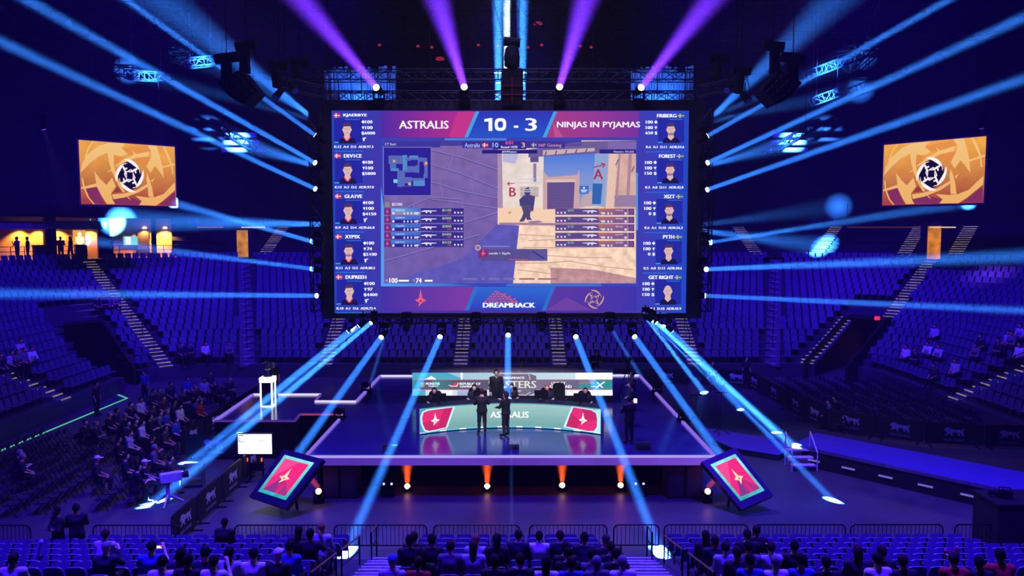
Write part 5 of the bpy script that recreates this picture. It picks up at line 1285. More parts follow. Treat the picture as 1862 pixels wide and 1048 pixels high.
# operators' platform, lower right
p = onz(1838, 1000, 0); t = thing('camera_platform', 'black draped camera platform at the right end of the barriers', 'platform', (p.x + .3, p.y + .2, 0))
obj('drape', MB().rbox((0, 0, .75), (2.0, 1.3, 1.5), .08), mat('#030305', .9), t); obj('top', MB().box((0, 0, 1.52), (2.05, 1.35, .05)), mat('#060608', .7), t)
video_camera((p.x - .2, p.y + .1, 1.55), 1.2, 'dark broadcast camera on the draped platform at the right')
for (px, py, s_) in ((1310, 790, 1.55), (1265, 768, 1.1)):
    q = flo(px, py, .25 if px > 1290 else 0); t = thing('microphone_stand' if px > 1300 else 'light_stand', ('tall thin stand on the ramp right of the stage' if px > 1300 else 'small tripod on the floor right of the stage edge'), 'stand', (*q, .25 if px > 1290 else 0))
    l = MB()
    for k in range(3): l.tube((0, 0, .3), (.4 * math.cos(k * 2.1), .4 * math.sin(k * 2.1), 0), .02, n=6)
    obj('tripod', l, STEEL, t); obj('pole', MB().tube((0, 0, .2), (0, 0, s_ * 1.25), .02, n=6), STEEL, t); obj('cross_arm', MB().tube((-.3, 0, s_ * 1.25), (.3, 0, s_ * 1.25), .03, n=6), STEEL, t)
# dark flight cases / chairs rows handled with the audience

# ------------------------------------------------------------------ lit concourse on the left
def onoff(px, py, off):
    """where a line of sight meets the surface at a given distance behind the first row"""
    d = ray(px, py).normalized(); t0, t1 = 20.0, 120.0
    for _ in range(60):
        m_ = (t0 + t1) / 2; q = CAM + d * m_
        if off_of(q.x, q.y) < off: t0 = m_
        else: t1 = m_
    return CAM + d * t0
def outward(p):
    ax = abs(p.x); sx = 1 if p.x > 0 else -1
    if p.y <= CY: return Vector((sx, 0, 0))
    if ax <= CX: return Vector((0, 1, 0))
    r = math.hypot(ax - CX, p.y - CY); return Vector((sx * (ax - CX) / r, (p.y - CY) / r, 0))
def wall_frame(px, off):
    p = onoff(px, 430, off); n_ = outward(p); return p, n_, math.atan2(n_.y, n_.x) - math.pi / 2
# columns between the bays
for (x0, x1, k) in ((83, 98, 1), (180, 196, 2), (276, 283, 3)):
    p, n_, rz = wall_frame((x0 + x1) / 2, OFF_C + 3.2); sc = (p - CAM).length / F * 1.05; struct('wall_pier', MB().box((p.x, p.y, ZC + 1.7), ((x1 - x0) * sc, .5, 3.4), rz), mat('#141024', .8))
# pale bulkhead panels over the two counters
for (x0, x1, txt, lab) in ((-20, 80, 'SEATS', 'pale bulkhead panel over the leftmost concourse bay, dark lettering on it'), (100, 181, 'E', 'pale bulkhead panel over the second concourse bay')):
    p, n_, rz = wall_frame((x0 + x1) / 2, OFF_C + 2.0); sc = (p - CAM).length / F * 1.08; w_ = (x1 - x0) * sc
    zt, zb = ony((x0 + x1) / 2, 402, p.y).z, ony((x0 + x1) / 2, 417, p.y).z
    t = obj('bulkhead_panel', MB().box((0, 0, (zt + zb) / 2), (w_, .12, zt - zb)), mat('#8f7f8f', .7, var=.1), None, (p.x, p.y, 0), rz); tag(t, lab, 'sign panel')
    s = Sheet(lambda x, y, l=0, a=(zt + zb) / 2: Vector((x, -.065 - .004 * l, a - y)))
    if txt == 'SEATS': s.text(txt, w_ / 2 - 1.5, w_ / 2 - .2, 0, .32, mat('#3a3048'), 1)
    else: s.text(txt, -w_ / 2 + .25, -w_ / 2 + .5, 0, .32, mat('#3a3048'), 1)
    s.done('lettering', t)
# shaded lamps washing the back wall
for (px, py) in ((38, 428), (72, 426), (165, 424), (107, 424), (263, 420), (300, 412)):
    p = onoff(px, py, OFF_C + 4.75); n_ = outward(p); rz = math.atan2(n_.y, n_.x) - math.pi / 2; z = ZC + 2.5
    t = obj('wall_lamp', MB().lathe([(.02, .14), (.16, .1), (.2, -.06), (.17, -.1), (.02, -.06)][::-1], (0, 0, 0), 12), em('#ffcc80', 1.4), None, (p.x, p.y, z)); tag(t, 'warm lamp high on the concourse back wall, over its own pool of light', 'lamp', 'warm lamps on the concourse wall')
    obj('bracket', MB().tube((0, 0, .1), tuple(n_ * .25 + Vector((0, 0, .12))), .025, n=6), STEEL, t)
    l = bpy.data.lights.new('concourse_lamp', 'SPOT'); l.color = (1, .42, .08); l.energy = 700 if px < 250 else 1500; l.spot_size = R(120); l.spot_blend = .5; l.shadow_soft_size = .12
    o = bpy.data.objects.new('concourse_lamp', l); C.objects.link(o); o.location = (p.x - n_.x * .25, p.y - n_.y * .25, z - .15); aim(o, (p.x + n_.x * .2, p.y + n_.y * .2, z - 2.2))
# bright poster with a pale figure shape, screens and door on the back wall
def on_back(name, px, py, w_, h_, m_, label, cat, off=OFF_C + 4.9, th=.06):
    p = onoff(px, py, off); n_ = outward(p); o = obj(name, MB().rbox((0, 0, 0), (w_, th, h_), .03, ax=1), m_, None, p, math.atan2(n_.y, n_.x) - math.pi / 2); return tag(o, label, cat)
o = on_back('lit_poster', 145, 440, .95, 1.9, em('#ffb040', .9), 'glowing amber poster panel on the concourse wall with a plain figure shape', 'poster')
s = Sheet(lambda x, y, l=0: Vector((x, -.035 - .004 * l, -y))); s.disc(0, -.62, .16, .18, em('#ffe8a0', 1.6), 1); s.poly([(-.34, -.38), (-.12, -.44), (.12, -.44), (.34, -.38), (.3, .1), (.18, .1), (.16, .85), (-.16, .85), (-.18, .1), (-.3, .1)], em('#ffe8a0', 1.6), 1); s.done('figure_shape', o)
o = on_back('menu_screen', 240, 438, 1.3, .75, em('#7fd8e8', 1.0), 'small bright blue-white screen over the concourse counter', 'screen'); obj('stripe', MB().box((-.3, -.04, 0), (.4, .01, .6)), em('#f4ffff', 1.6), o)
o = on_back('concourse_door', 261, 445, .9, 2.6, mat('#1c1010', .6), 'dark door at the bright end of the concourse', 'door', OFF_C + 4.9); obj('handle', MB().tube((.32, -.05, -.1), (.32, -.05, .15), .02, n=6), STEEL, o)
# counters and railing
for (x0, x1, y, lab) in ((64, 80, 450, 'brown counter at the back of the leftmost concourse bay'), (138, 156, 456, 'dark counter at the head of the steps in the second concourse bay')):
    p = onoff((x0 + x1) / 2, 460, OFF_C + 2.2); n_ = outward(p); rz = math.atan2(n_.y, n_.x) - math.pi / 2
    t = obj('counter', MB().rbox((0, 0, .55), (.85, .5, 1.1), .05), mat('#3a2014' if x0 < 100 else '#0c0c18', .6), None, (p.x, p.y, ZC), rz); tag(t, lab, 'counter'); obj('worktop', MB().box((0, 0, 1.12), (.95, .6, .05)), mat('#20120c', .4), t)
for (x0, x1, lab) in ((-30, 86, 'metal guard rail along the leftmost concourse bay'), (100, 160, 'metal guard rail along the second concourse bay'), (190, 316, 'metal guard rail along the bright right end of the concourse')):
    rl = MB(); n = 14; P = []
    for k in range(n + 1): q = onoff(x0 + (x1 - x0) * k / n, 460, OFF_C + .35); P.append((q.x, q.y))
    o_ = P[0]; rel_ = [(a - o_[0], b - o_[1]) for a, b in P]; t = thing('guard_rail', lab, 'railing', (o_[0], o_[1], ZC))
    for h_ in (.35, .7, 1.05): rl.path([(a, b, h_) for a, b in rel_], .025, 6)
    obj('rail', rl, STEEL, t)
    for a, b in rel_[::3]: obj('post', MB().tube((a, b, 0), (a, b, 1.05), .03, n=6), STEEL, t)
for (px, pose, top, hair, lab, rz) in ((17 + 15, 'stand_mic', 'blue', 'hair_short', 'person in blue with a raised hand at the rail of the leftmost concourse bay', 2.6), (51, 'stand', 'black', 'hair_short', 'person standing legs apart with hands low in the leftmost concourse bay', 2.2), (111, 'stand_crossed', 'navy', 'cap', 'person in a cap with folded arms in the second concourse bay', 3.6), (129, 'stand_step', 'black', 'hair_long', 'long-haired person in dark clothes in the second concourse bay', 2.4), (203, 'stand_crossed', 'blue', 'hair_short', 'person in blue leaning at the rail beside the bright patch on the concourse', 2.8)):
    p = onoff(px, 462, OFF_C + 1.0); person(lab, (p.x, p.y, ZC), rz, pose, top, 'shirt', hair, 'black', skin=2, far=True)
# openings in the upper stands; glowing boxes stand in for the lit passages
for (px, py, w_, h_, hexc, lab) in ((441, 441, .95, 2.3, '#d88a3a', 'door_3'), (1699, 432, 1.0, 2.6, '#e88a1c', 'door_4')):
    p = onoff(px, py, OFF_C + 1.5); n_ = outward(p); rz = math.atan2(n_.y, n_.x) - math.pi / 2
    mb = MB(); mb.box((0, .2, ZC + h_ / 2), (w_, .3, h_), 0); o = struct(lab, mb, em(hexc, .75, False, None, 0, (0, 1), .6, 1.2)); o.location = (p.x, p.y, 0); o.rotation_euler = (0, 0, rz)
    fr = MB(); fr.box((-w_ / 2 - .25, .15, ZC + h_ / 2), (.5, .5, h_ + .3)); fr.box((w_ / 2 + .25, .15, ZC + h_ / 2), (.5, .5, h_ + .3)); fr.box((0, .15, ZC + h_ + .15), (w_, .5, .3)); o = struct('trim_' + lab[-1], fr, mat('#0c0a16')); o.location = (p.x, p.y, 0); o.rotation_euler = (0, 0, rz)
# short upper flights
def up_flight(x0, y0, x1, y1, lab, lit_=1.0):
    a = onoff(x0, y0, OFF_C + 1.6); b = onoff(x1, y1, OFF_C + 7.6); t = thing('aisle_stairs', lab, 'stairs', (a.x, a.y, ZC), 0, 'short flights in the upper tier')
    d = Vector((b.x - a.x, b.y - a.y, 0)); rz = math.atan2(d.y, d.x) - math.pi / 2; s1, s2 = MB(), MB(); n = 14
    for k in range(n):
        q = d * (k / n); o_ = off_of(a.x + q.x, a.y + q.y); z = .35 * (o_ - OFF_C - 1.6) / .85 + .2
        s1.box((q.x, q.y, z), (1.1, .5, .2), rz); u = d.normalized() * -.22; s2.box((q.x + u.x, q.y + u.y, z + .09), (1.05, .06, .05), rz)
    obj('step_tread', s1, mat('#4a4560', .6), t); obj('step_edging', s2, em('#d9c39a', .42 * lit_, noise=.5, nscale=3), t)
up_flight(483, 464, 518, 411, 'short upper flight right of the orange opening on the left')
up_flight(1374, 464, 1339, 411, 'short upper flight nearest the screen on the right', .7); up_flight(1484, 464, 1524, 411, 'short upper flight in the cyan pool of light on the right')
up_flight(1644, 466, 1676, 411, 'short upper flight left of the orange opening on the right'); up_flight(1736, 466, 1768, 411, 'short upper flight right of the orange opening on the right')
# section numbers and faint crests on the dark fascia
for (px, py, txt, h_) in ((351, 400, '218', .5), (478, 402, '216 215', .5), (1371, 401, '208 206', .5), (1497, 402, '206 205', .5)):
    p = onoff(px, py, OFF_C + 8.3); n_ = outward(p); rz = math.atan2(n_.y, n_.x) - math.pi / 2; w_ = h_ * .62 * len(txt)
    t = obj('section_sign', MB().rbox((0, 0, 0), (w_ + .4, .06, h_ + .35), .04, ax=1), mat('#100e24', .8), None, p, rz); tag(t, 'dark wall sign with faint lettering, ' + {351: 'over the left stand right of the concourse', 478: 'over the short flight left of the screen', 1371: 'over the short flight nearest the screen on the right', 1497: 'over the cyan pool of light'}[px], 'sign')
    s = Sheet(lambda x, y, l=0: Vector((x, -.035 - .004 * l, -y))); s.text(txt, -w_ / 2, w_ / 2, 0, h_, mat('#35335e', .7), 1); s.done('lettering', t)

# thin soffit lights over the openings of the upper tier
for (x0, x1, hx, k_, lab) in ((439, 482, '#ffe0b0', .9, 'thin warm strip light over the orange opening on the left'), (358, 406, '#b0602a', .6, 'dim amber strip light under the dark wall right of the lit concourse'), (1690, 1738, '#ffd9a0', .9, 'thin warm strip light over the orange opening on the right'), (1540, 1668, '#7a4020', .4, 'long faint amber strip light between the flights on the right')):
    A_, B_ = onoff(x0, 413.5, OFF_C + 1.3), onoff(x1, 413.5, OFF_C + 1.3); t = obj('strip_light', MB().tube((0, 0, 0), B_ - A_, .05, n=6), em(hx, k_), None, A_); tag(t, lab, 'light')
    obj('hanger', MB().tube((0, 0, 0), (0, 0, 2.0), .02, n=5).tube(B_ - A_, B_ - A_ + Vector((0, 0, 2.0)), .02, n=5), STEEL, t)

# ------------------------------------------------------------------ beams: real lamps shining through the haze
BOOST = 6.5
BLUE = (0.03, 0.21, 1.0); ICE = (0.16, 0.45, 1.0); PURP = (0.17, 0.03, 1.0)
LENSB = em('#cfeaff', 6.0); LENSP = em('#ffffff', 9.0)
def moving_head(loc, target, label, lit='blue', hang=0.0, size=1.0, group=None):
    """a yoke-mounted lamp head; its lens sits at loc and faces the target"""
    loc, target = Vector(loc), Vector(target); d = (target - loc).normalized()
    t = thing('moving_head', label, 'stage light', loc, 0, group); k = size
    c = -d * .3 * k
    obj('head', MB().tube(-d * .52 * k, -d * .2 * k, .1 * k, .15 * k, 12).tube(-d * .2 * k, -d * .02, .15 * k, .13 * k, 12), RIGB, t)
    if lit: obj('lens', MB().tube(-d * .02, d * .0, .115 * k, n=12), LENSP if lit == 'purple' else em('#7a5cff', 1.2) if lit == 'dim' else LENSB, t)
    else: obj('lens', MB().tube(-d * .02, d * .0, .115 * k, n=12), mat('#1a1c2c', .1), t)
    s = d.cross(Vector((0, 0, 1))); s = s.normalized() if s.length > .1 else Vector((1, 0, 0)); up_ = Vector((0, 0, 1)) if hang >= 0 else Vector((0, 0, -1))
    y = MB()
    for e in (-1, 1): y.tube(c + s * .19 * k * e, c + s * .19 * k * e + up_ * .3 * k, .035 * k, n=6)
    y.tube(c - s * .2 * k + up_ * .3 * k, c + s * .2 * k + up_ * .3 * k, .04 * k, n=6); obj('yoke', y, RIGB, t)
    obj('base', MB().rbox(c + up_ * .42 * k, (.36 * k, .3 * k, .18 * k), .04), RIGB, t)
    if abs(hang) > .01: obj('clamp', MB().tube(c + up_ * .45 * k, c + up_ * (.45 * k + abs(hang)), .03, n=6), RIGB, t)
    return d
def lamp(a, b, label, power=480, deg=1.7, r=.1, col=BLUE, lit='blue', hang=.15, size=1.0, group=None, blend=.3):
    d = moving_head(a, b, label, lit, hang, size, group)
    if power: area('beam_lamp', Vector(a) + d * .03, b, col, power * BOOST, r * 2, None, deg)
YB_ = 34.4
ORD = ('top', 'second from the top', 'third from the top', 'fourth from the top', 'fifth from the top', 'lowest')
LEFT = [((573, 246), (400, 122), 34, 1.0), ((572.5, 296), (67, 10), 24, 1.0), ((573, 343.5), (0, 75), 24, 1.0), ((573.5, 441), (321, 371), 54.0, .8), ((574, 490), (200, 443), 58, .8), ((575.5, 538), (0, 534), 24, .9)]
RIGHT = [((1287, 247), (1395, 186), 34, 1.0), ((1287, 296), (1861, 32), 24, 1.0), ((1286.5, 345), (1861, 144), 24, 1.0), ((1286, 442), (1649, 386), 54, .8), ((1284.5, 490), (1862, 466), 20, .8), ((1283, 538), (1862, 565), 30, .9)]
for k, (a, b, Yd, q) in enumerate(LEFT): lamp(ony(*a, YB_), ony(*b, Yd), ORD[k] + ' lamp on the left edge of the screen, throwing a blue beam', 480 * q, group='blue beam lamps on the left tower')
for k, (a, b, Yd, q) in enumerate(RIGHT): lamp(ony(*a, YB_), ony(*b, Yd), ORD[k] + ' lamp on the right edge of the screen, throwing a blue beam', 480 * q, group='blue beam lamps on the right tower')
# fainter beams from behind the towers
def back_beam(a, Ya, b, Yb, power, deg, col=BLUE): area('beam_lamp', ony(*a, Ya), ony(*b, Yb), col, power * BOOST, .24, None, deg)
back_beam((583, 408), 35.8, (222, 402), 62, 500, 4); back_beam((1272, 410), 35.8, (1520, 376), 70, 45, 3.5); back_beam((1275, 420), 35.8, (1495, 448), 66, 170, 3.5)
back_beam((560, 208), 36.5, (240, -40), 44, 900, 12); back_beam((1300, 208), 36.5, (1560, -40), 44, 700, 11)
back_beam((566, 300), 35.8, (432, 258), 56, 200, 4.5); back_beam((1292, 300), 35.8, (1440, 258), 56, 160, 4.5)
back_beam((562, 215), 36, (268, 138), 58, 45, 3.5); back_beam((562, 205), 36, (366, 113), 58, 45, 3.5); back_beam((1298, 210), 36, (1506, 124), 58, 45, 4); back_beam((1298, 220), 36, (1504, 176), 58, 45, 3.5)
# four violet beams over the top of the screen
for k, (a, b) in enumerate((((684, 159), (548, 0)), ((844, 158), (795, 0)), ((1017.5, 158), (1065, 0)), ((1166, 159), (1292, 0)))):
    lamp(ony(*a, 34.4), ony(*b, 27), 'bright lamp on the truss over the screen throwing a violet beam, %s from the left' % ('first', 'second', 'third', 'fourth')[k], 1000, 7.5, .16, PURP, 'purple', -.05, 1.25, 'violet beam lamps above the screen', .6)
# blue-white shafts rising behind the centre loudspeaker
for (px, w_, col, p_) in ((922, 1.4, (.5, .75, 1.0), 2200), (906, 3.6, BLUE, 3400), (950, 3.4, BLUE, 2800)):
    a = ony(px, 186, 36.2); area('beam_lamp', a, (ony(px, 0, 33).x, 33, 40), col, p_ * BOOST, .3, None, w_ * 1.6)
# lamps under the screen
DOWN = [((693, 614), (436, 972), 1, 'first lit'), ((800, 613), (630.5, 1003), 1, 'second lit'), ((924, 610), (919.5, 1004), 1, 'middle lit'), ((1047, 613), (1198, 1001), 1, 'fourth lit'), ((1154, 613), (1412, 970), 1, 'fifth lit')]
for a, b, q, w_ in DOWN: lamp(ony(*a, YB_), onz(*b), w_ + ' lamp hanging under the screen, throwing a blue beam to the floor', 560, 1.35, .14, hang=.12, group='lit lamps under the screen')
for px, w_ in ((738, 'first'), (865, 'second'), (985, 'third'), (1110, 'fourth')):
    a = ony(px, 600, YB_); lamp(a, a + Vector((0, -.9, -.5)), w_ + ' unlit lamp from the left, hanging under the screen', 0, lit=None, hang=.1, size=1.15, group='unlit lamps under the screen')
OUTL = [((632, 604), (388, 803), 31.62, 'outermost'), ((652, 594), (343, 842), 0, 'middle'), ((674, 588), (309, 893), 26.9, 'innermost')]
OUTR = [((1222, 603), (1412, 787), 0, 'outermost'), ((1206, 594), (1515, 910), 0, 'second from outside'), ((1194, 588), (1458, 826), 30.9, 'third from outside'), ((1184, 583), (1349, 745), 0, 'fourth from outside'), ((1176, 579), (1281, 714.5), 0, 'innermost')]
for (a, b, Yd, w_) in OUTL: lamp(ony(*a, YB_ if b[0] < 330 else 32.8), ony(*b, Yd) if Yd else onz(*b), w_ + ' lamp at the lower left corner of the screen, throwing a slanting blue beam', 650 * (2 if b[0] < 330 else 1.4 if b[0] < 350 else 1), 2.4 if b[0] < 350 else 1.5, size=.8, group='corner lamps lower left')
for (a, b, Yd, w_) in OUTR: lamp(ony(*a, YB_), ony(*b, Yd) if Yd else onz(*b), w_ + ' blue beam lamp at the lower right corner of the screen', 520 * (4 if Yd else 1), 2.6 if Yd else 1.5, size=.8, group='corner lamps lower right')
lamp(ony(705, 595, 40), onz(680, 676, 1.6), 'small lamp behind the screen throwing a faint blue beam', 60, 1.6, size=.7); lamp(ony(1098, 575, 40), onz(1160, 676, 1.6), 'small lamp behind the screen on the right throwing a faint blue beam', 120, 1.6, size=.7)
# a violet spot in the dark above each side screen
for (px, py, qx, w_) in ((80, 236, 110, 'small violet spotlight high to the left of the left side screen'), (1785, 234, 1790, 'small violet spotlight just over the right side screen')):
    lamp(ony(px, py, 52), ony(qx, 330, 52.6), w_, 14, 22, .1, (.25, .08, 1), 'dim', .6, 1.2, None, .8)
# cable drapes and the roof catch some blue
for sx in (-1, 1): spot('drape_lamp', (sx * 7.0, 35.6, 15.0), (sx * 6.6, 36.6, 17.0), BLUE, 1500, 120, .1, .6)
for sx in (-1, 1): area('roof_lamp', (sx * 15, 40, 19), (sx * 17, 50, 26), (.2, .03, 1), 350, .6, None, 120)

# ------------------------------------------------------------------ audience: seats of the front stand
def proj(p):
    q = CM.transposed() @ (Vector(p) - CAM); return W0 / 2 + q.x / -q.z * F, H0 / 2 - q.y / -q.z * F
def row_y(i): return NY0 - NDY * i
def row_z(i): return NDZ * i
PLAST = mat('#5e5780', .42, var=.12, scale=3); PLAS2 = mat('#4a4468', .5, var=.12, scale=3)
def make_seat(label, group, down=False):
    t = thing('stadium_seat', label, 'seat', (0, 0, 0), 0, group)
    T = Matrix.Translation((0, -.2, .42)) @ Matrix.Rotation(R(12), 4, 'X')
    b = MB(); n = 8          # slightly hollow back with rounded shoulders
    prof = [(-.215, .02), (-.225, .3), (-.2, .4), (-.13, .435), (.13, .435), (.2, .4), (.225, .3), (.215, .02)]
    P = [(x, -.03 + .35 * x * x, z) for x, z in prof]; Q = [(x, y - .035, z) for x, y, z in P]; k = len(P)
    b.add(P + Q, [tuple(range(k)), tuple(range(k, 2 * k))[::-1]] + [(i, k + i, k + (i + 1) % k, (i + 1) % k) for i in range(k)], T)
    b.rbox((0, -.065, .24), (.36, .02, .05), .01, M=T, ax=1)
    obj('backrest', b, PLAST, t)
    s = MB(); T2 = Matrix.Translation((0, -.1, .45 if not down else .375)) @ Matrix.Rotation(R(68 if not down else 3), 4, 'X'); s.rbox((0, .19, 0), (.43, .38, .05), .06, M=T2); obj('seat', s, PLAS2, t)
    f = MB()
    for x in (-.222, .222): f.tube((x, -.16, 0), (x, -.16, .5), .02, n=6); f.box((x, -.14, .02), (.05, .2, .03))
    f.tube((-.222, -.16, .45), (.222, -.16, .45), .02, n=6); obj('bracket', f, STEEL, t); return t
ROWN = ('nearest the barriers', 'second from the barriers', 'third from the barriers', 'fourth from the barriers', 'fifth from the barriers', 'sixth from the barriers', 'seventh from the barriers', 'eighth from the barriers', 'ninth from the barriers')
PROTO = {False: make_seat('', ''), True: make_seat('', '', True)}; first = {False: True, True: True}
XS = []
x = -14.95
AIS = (-3.5, 3.6)
while x < 15.0:
    if all(abs(x - a) > .93 for a in AIS): XS.append(round(x, 3))
    x += .505
def place_seat(x, i, taken=False):
    lab = ('occupied' if taken else 'empty folded-up') + ' blue-violet seat in the front stand row ' + ROWN[i]; g = ('taken' if taken else 'empty') + ' front stand seats, row ' + ROWN[i]
    if first[taken]: o = PROTO[taken]; first[taken] = False; o.location = (x, row_y(i), row_z(i)); o['label'] = lab; o['group'] = g
    else: o = dup(PROTO[taken], (x, row_y(i), row_z(i)), None, lab, g)
    return o
# spectators in the front stand: where each head shows, shirt, hair, pose
FP = [(416, 949, 'black', 'hair_short', 'black', 'sit'), (180, 968, 'pale', 'hair_short', 'brown', 'sit_forward'), (197, 997, 'navy', 'cap', 'grey', 'sit_phone'), (276, 996, 'blue', 'hair_short', 'black', 'sit_phone'), (299, 1018, 'white', 'hair_short', 'black', 'sit'), (331, 997, 'navy', 'hair_long', 'black', 'sit'), (363, 1003, 'navy', 'hair_short', 'black', 'sit'), (397, 1021, 'white', 'hair_short', 'black', 'sit_phone'),
      (15, 1011, 'pale', 'hair_short', 'brown', 'sit_forward'), (353, 1036, 'black', 'hair_short', 'black', 'sit'), (454, 1004, 'white', 'hair_short', 'black', 'sit'), (505, 1003, 'black', 'cap', 'white', 'sit'), (550, 966, 'black', 'hair_long', 'black', 'sit'), (545, 1012, 'blue', 'hair_short', 'black', 'sit'), (583, 990, 'black', 'hair_short', 'black', 'sit_phone'), (613, 1006, 'pale', 'hair_short', 'fair', 'sit_forward'), (404, 1014, 'pale', 'hair_long', 'black', 'sit'),
      (737, 977, 'black', 'hair_short', 'black', 'sit'), (757, 979, 'black', 'hair_short', 'brown', 'sit'), (785, 975, 'black', 'hair_short', 'black', 'sit'), (720, 1014, 'pale', 'cap', 'blue', 'sit'), (729, 1034, 'red', 'hair_short', 'brown', 'sit'), (752, 1024, 'black', 'hair_long', 'black', 'sit'), (816, 995, 'grey', 'hair_short', 'brown', 'sit'), (858, 994, 'pale', 'hair_long', 'brown', 'sit'), (908, 980, 'black', 'hair_long', 'black', 'sit'), (872, 983, 'pale', 'hair_short', 'fair', 'sit_forward'), (958, 968, 'navy', 'hair_short', 'brown', 'sit'),
      (997, 971, 'white', 'hair_short', 'black', 'sit'), (1027, 974, 'navy', 'hair_short', 'brown', 'sit'), (1044, 988, 'black', 'hair_short', 'black', 'sit'), (1075, 980, 'navy', 'hair_short', 'black', 'sit_forward'), (1112, 987, 'black', 'hair_short', 'brown', 'sit'), (1014, 1016, 'white', 'hair_long', 'black', 'sit'), (1040, 1014, 'blue', 'hair_short', 'brown', 'sit'), (1085, 1003, 'grey', 'hair_short', 'black', 'sit'), (1132, 999, 'black', 'hair_short', 'black', 'sit'), (1147, 1008, 'white', 'hair_short', 'grey', 'sit'), (1137, 1030, 'grey', 'hair_short', 'grey', 'sit'), (1012, 1037, 'black', 'hair_short', 'black', 'sit'), (961, 1039, 'black', 'hair_short', 'brown', 'sit'), (895, 1041, 'black', 'hair_short', 'brown', 'sit'), (1165, 1044, 'black', 'cap', 'black', 'sit'),
      (1303, 972, 'navy', 'hair_short', 'brown', 'sit'), (1347, 968, 'black', 'hair_short', 'black', 'sit'), (1380, 968, 'black', 'hair_short', 'brown', 'sit'), (1268, 988, 'black', 'hair_long', 'black', 'sit'), (1328, 991, 'pale', 'hair_short', 'brown', 'sit'), (1370, 996, 'grey', 'hair_short', 'black', 'sit'), (1407, 996, 'pale', 'hair_short', 'brown', 'sit_phone'), (1458, 993, 'black', 'hair_short', 'black', 'sit'), (1334, 1015, 'black', 'hair_short', 'brown', 'sit'), (1362, 1017, 'blue', 'hair_short', 'black', 'sit'), (1394, 1012, 'white', 'hair_short', 'grey', 'sit'), (1442, 1009, 'blue', 'hair_short', 'black', 'sit'), (1495, 1041, 'black', 'hair_short', 'black', 'sit'), (1550, 1005, 'navy', 'hair_long', 'brown', 'sit_phone'), (1577, 1012, 'white', 'hair_short', 'black', 'sit'), (1598, 1036, 'black', 'hair_short', 'brown', 'sit'), (1637, 1014, 'black', 'hair_short', 'brown', 'sit'), (1728, 1026, 'red', 'hair_short', 'brown', 'sit_phone'), (1768, 1043, 'black', 'hair_short', 'black', 'sit'), (1826, 1043, 'red', 'hair_short', 'black', 'sit_forward')]
HN = {'hair_short': '{} short hair', 'hair_long': 'long {} hair', 'cap': 'a {} cap'}
TN = {'white': 'white shirt', 'pale': 'pale shirt', 'grey': 'grey top', 'black': 'black top', 'navy': 'dark navy top', 'blue': 'blue shirt', 'red': 'red top'}
PN = {'sit': 'sitting', 'sit_forward': 'leaning forward', 'sit_phone': 'with a raised hand'}
import collections
slots = {}
for f in FP:
    best = None
    for i in range(9):
        for x in (XS if True else ()):
            u, v = proj((x, row_y(i) + .04, row_z(i) + 1.34)); e = (u - f[0]) ** 2 + 2.2 * (v - f[1]) ** 2
            if (x, i) not in slots and (best is None or e < best[0]): best = (e, x, i)
    slots[(best[1], best[2])] = f
done = set(); nseat = 0
for i in range(6):
    half = W0 / 2 / F * row_y(i) * 1.03 + .3
    for x in XS:
        if abs(x) < half and not (i == 0 and (x < -13.2)) and not (i <= 1 and x > 13.3): place_seat(x, i, (x, i) in slots); done.add((x, i)); nseat += 1
for (x, i) in slots:
    if (x, i) not in done: place_seat(x, i, True); done.add((x, i))
byrow = collections.defaultdict(list)
for (x, i), f in slots.items(): byrow[i].append((x, f))
ORDN = 'first second third fourth fifth sixth seventh eighth ninth tenth eleventh twelfth thirteenth fourteenth fifteenth sixteenth seventeenth eighteenth nineteenth twentieth'.split(); ORDN += ['twenty-' + o for o in ORDN[:9]] + ['thirtieth'] + ['thirty-' + o for o in ORDN[:9]] + ['fortieth'] + ['forty-' + o for o in ORDN[:9]] + ['fiftieth']
for i in sorted(byrow):
    lst = sorted(byrow[i])
    for k, (x, f) in enumerate(lst):
        lab = '%s, %s, %s from left in the %s front row' % (TN[f[2]], HN[f[3]].format(f[4]), ORDN[k], ORDN[i])
        rr = random.Random(int(f[0] * 7 + f[1]))
        person('person in ' + lab, (x, row_y(i) - .01, row_z(i) + .0), rr.uniform(-.12, .12), f[5], f[2], 'jacket' if f[2] in ('black', 'navy', 'grey') else 'shirt', f[3], f[4], skin=rr.choice((0, 1, 1, 2, 3)), group=None, scale=rr.uniform(.97, 1.03))
# phone held up and a lit clapper stick
p = ony(290, 995, 19.3); o = tag(obj('mobile_phone', MB().rbox((0, 0, 0), (.15, .012, .085), .012, ax=1), mat('#0a0a0c', .3), None, p), 'lit phone held up sideways in the front stand at the left', 'phone'); obj('display', MB().box((0, -.008, 0), (.135, .002, .07)), em('#ffd890', 1.6), o)
for (px, py, hx, lab, tilt, pose_) in ((70, 1003, '#b890ff', 'pale glowing clapper stick in the empty seats at the left', .3, 0), (792, 1025, '#d8a0ff', 'pale patterned clapper stick held up left of the middle beam', .12, 0), (1722, 1020, '#b02a6a', 'red clapper stick held up at the right of the front stand', -.15, 0), (1738, 1016, '#a02860', 'second red clapper stick held up at the right of the front stand', .1, 0)):
    p = ony(px, py, 18.2); o = obj('clapper_stick', MB().lathe([(.02, -.3), (.05, -.28), (.055, .26), (.03, .3), (.005, .32)], (0, 0, 0), 10), mat(hx, .3), None, p); o.rotation_euler = (0, tilt, 0); tag(o, lab, 'clapper'); obj('grip', MB().lathe([(.03, -.42), (.035, -.29)], (0, 0, 0), 8), mat('#201828', .5), o)
